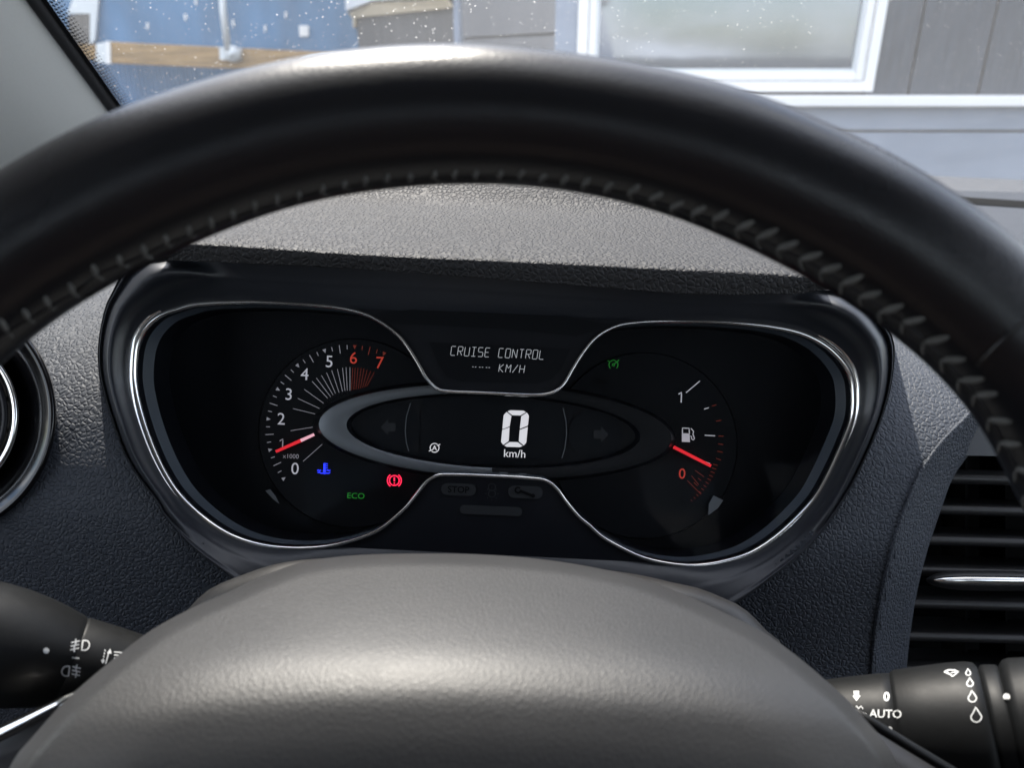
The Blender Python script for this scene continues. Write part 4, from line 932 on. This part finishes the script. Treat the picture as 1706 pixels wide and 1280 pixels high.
for px, py in spx:
    s0, a0, st = s_of(px, py); rt = min(1, max(0, (px-820)/500)); ds = 1.0*dirsign*(.15+.75*rt)
    sz = .6+.4*rt
    jz = random.uniform(-.3, .3); a0 += random.uniform(-.03, .03); sz *= random.uniform(.85, 1.12)
    leaf(s0-ds*.5, a0+.17*sz, s0+ds*(.75+jz), a0-.17*sz, .0003, .00085*(.8+.35*rt))
    leaf(s0-ds*.5, a0+.16*sz, s0+dirsign*(.15+jz), a0+.16*sz+.25*sz, .0002, .0003+.00016*rt)
mb.build('stitching', M['thread'], rim)
# leather seam under the stitches
pth = []
ss = [s_of(px, py) for px, py in spx]; ss = sorted([(q[0], q[1]) for q in ss])
for k in range(161):
    s_ = ss[0][0]+(ss[-1][0]-ss[0][0])*k/160; a_ = float(np.interp(s_, [q[0] for q in ss], [q[1] for q in ss]))+.12
    pth.append(rim_pt(s_, a_))
v, f = tube(pth, .0005, 8); obj('leather_seam', v, f, M['leather'], rim)
# seam line where the leather meets the right grip
mb = MB(); sa = s_of(1648, 600)[0]
pth = []
for k in range(17):
    t = k/16; px, py = 1634+(1730-1634)*t, 604-(604-525)*t-8*math.sin(math.pi*t); s_, a_, _ = s_of(px, py); p = rim_pt(s_, a_); pth.append(p+(CAM-p).normalized()*.0001)
v, f = tube(pth, .00055, 8); obj('seam_piping', v, f, M['gloss_leather'], rim)
# airbag hub
hub = [(16, 1280), (53, 1230), (105, 1172), (150, 1131), (200, 1090), (253, 1050), (317, 1015), (369, 992), (420, 968), (464, 950), (505, 937), (580, 926.5), (675, 923), (791, 924), (900, 932), (1000, 948), (1083, 969), (1165, 1002), (1225, 1030), (1273, 1055), (1323, 1090), (1372, 1131), (1414, 1169), (1447, 1206), (1472, 1235), (1497, 1280), (1540, 1420), (1500, 1620), (1300, 1800), (1000, 1880), (750, 1890), (450, 1860), (150, 1760), (0, 1600), (-40, 1420)]
H = resample(crom(hub, 8, True), 260, True); hc = np.array([790., 1420.])
_hp = crom([(-.02, .285), (0, .264), (.012, .2560), (.04, .2505), (.09, .2435), (.16, .2340), (.24, .2235), (.32, .2125), (.42, .2020), (.55, .1940), (.75, .1880), (1, .1860)], 8)
HT, HDp = [float(q[0]) for q in _hp], [float(q[1]) for q in _hp]
_g = crom([(700, .345), (850, .296), (925, .2635), (1000, .2350), (1075, .2125), (1140, .2005), (1205, .1942), (1280, .1905), (1400, .1885), (1900, .188), (2400, .188)], 10)
GX, GY_ = [float(q[0]) for q in _g], [float(q[1]) for q in _g]
def gy_hub(x, y): return float(np.interp(y-.00020*(x-740)**2/(1+abs(x-740)/900), GX, GY_))
_h2 = crom([(-.02, .31), (0, .284), (.015, .274), (.045, .2645), (.09, .2520), (.16, .2375), (.24, .2235), (.32, .2110), (.455, .1995), (.586, .1940), (.75, .1890), (1, .1860)], 8)
HT2, HD2 = [float(q[0]) for q in _h2], [float(q[1]) for q in _h2]
rows = []
for k in range(70):
    t = (k/69)**1.5
    dd_ = float(np.interp(t, HT, HDp)); kk = 1-t*.985
    ed_ = .028*max(0, 1-t/.045)**2.5+.006*max(0, 1-t/.25)**2
    rows.append([V(*(hc+(p-hc)*kk), gy_hub(*(hc+(p-hc)*kk))+ed_) for p in H])
v, f = grid(rows, True); f.append(tuple(range(len(v)-260, len(v)))); obj('airbag_cover', v, f, M['airbag'], sw)
# column shell behind the hub
sh = [(250, 1080), (300, 1030), (345, 985), (400, 960), (470, 938), (560, 930), (700, 930), (900, 938), (1050, 956), (1124, 972), (1165, 981), (1207, 998), (1240, 1015), (1275, 1050), (1310, 1100), (1300, 1300), (1100, 1500), (500, 1500), (240, 1300)]
SH = resample(crom(sh, 6, True), 120, True); rows = []
for sc, dd_ in ((1.0, .45), (1.0, .322), (.99, .314), (.96, .310), (.9, .309), (.3, .309)): rows.append([V(*(hc+(p-hc)*sc), dd_) for p in SH])
v, f = grid(rows, True); col = obj('steering_column_shell', v, f, M['shell'], None, loc=V(790, 1200, .35)); tag(col, 'dark plastic column shell rising behind the airbag hub', 'column shell')
# spokes with their trims
def spoke(name, top, bot, d0, d1):
    T = resample(crom(top, 6), 30); Bm = resample(crom(bot, 6), 30); rows = []
    for t, b_ in zip(T, Bm):
        row = []
        for k in range(17):
            u = k/16; row.append(V(t[0]+(b_[0]-t[0])*u, t[1]+(b_[1]-t[1])*u, (.282-.010*min(1, (len(rows)/29)*2.2))-(d0-d1)*math.sin(math.pi*u)**.5))
        rows.append(row)
    v, f = grid(rows); return obj(name, v, f, M['shell'], sw)
sl = spoke('spoke', [(260, 1060), (100, 1182), (-20, 1236), (-200, 1320), (-420, 1390)], [(260, 1500), (100, 1520), (-20, 1560), (-200, 1640), (-420, 1700)], .242, .228)
v, f = tube([V(x, y, .2585) for x, y in ((150, 1150), (100, 1175), (50, 1200), (0, 1224), (-80, 1262), (-200, 1315))], [.0014, .0022, .0024, .0025, .0026, .0026], 12); obj('spoke_trim', v, f, M['chrome'], sl)
sr = spoke('spoke', [(1330, 1120), (1450, 1212), (1560, 1275), (1700, 1350), (1900, 1420)], [(1330, 1500), (1450, 1520), (1560, 1560), (1700, 1640), (1900, 1700)], .242, .228)
v, f = tube([V(x, y, .2585) for x, y in ((1420, 1186), (1468, 1215), (1520, 1247), (1570, 1277), (1640, 1318), (1800, 1400))], [.0018]*6, 12); obj('spoke_trim', v, f, M['stalk'], sr)
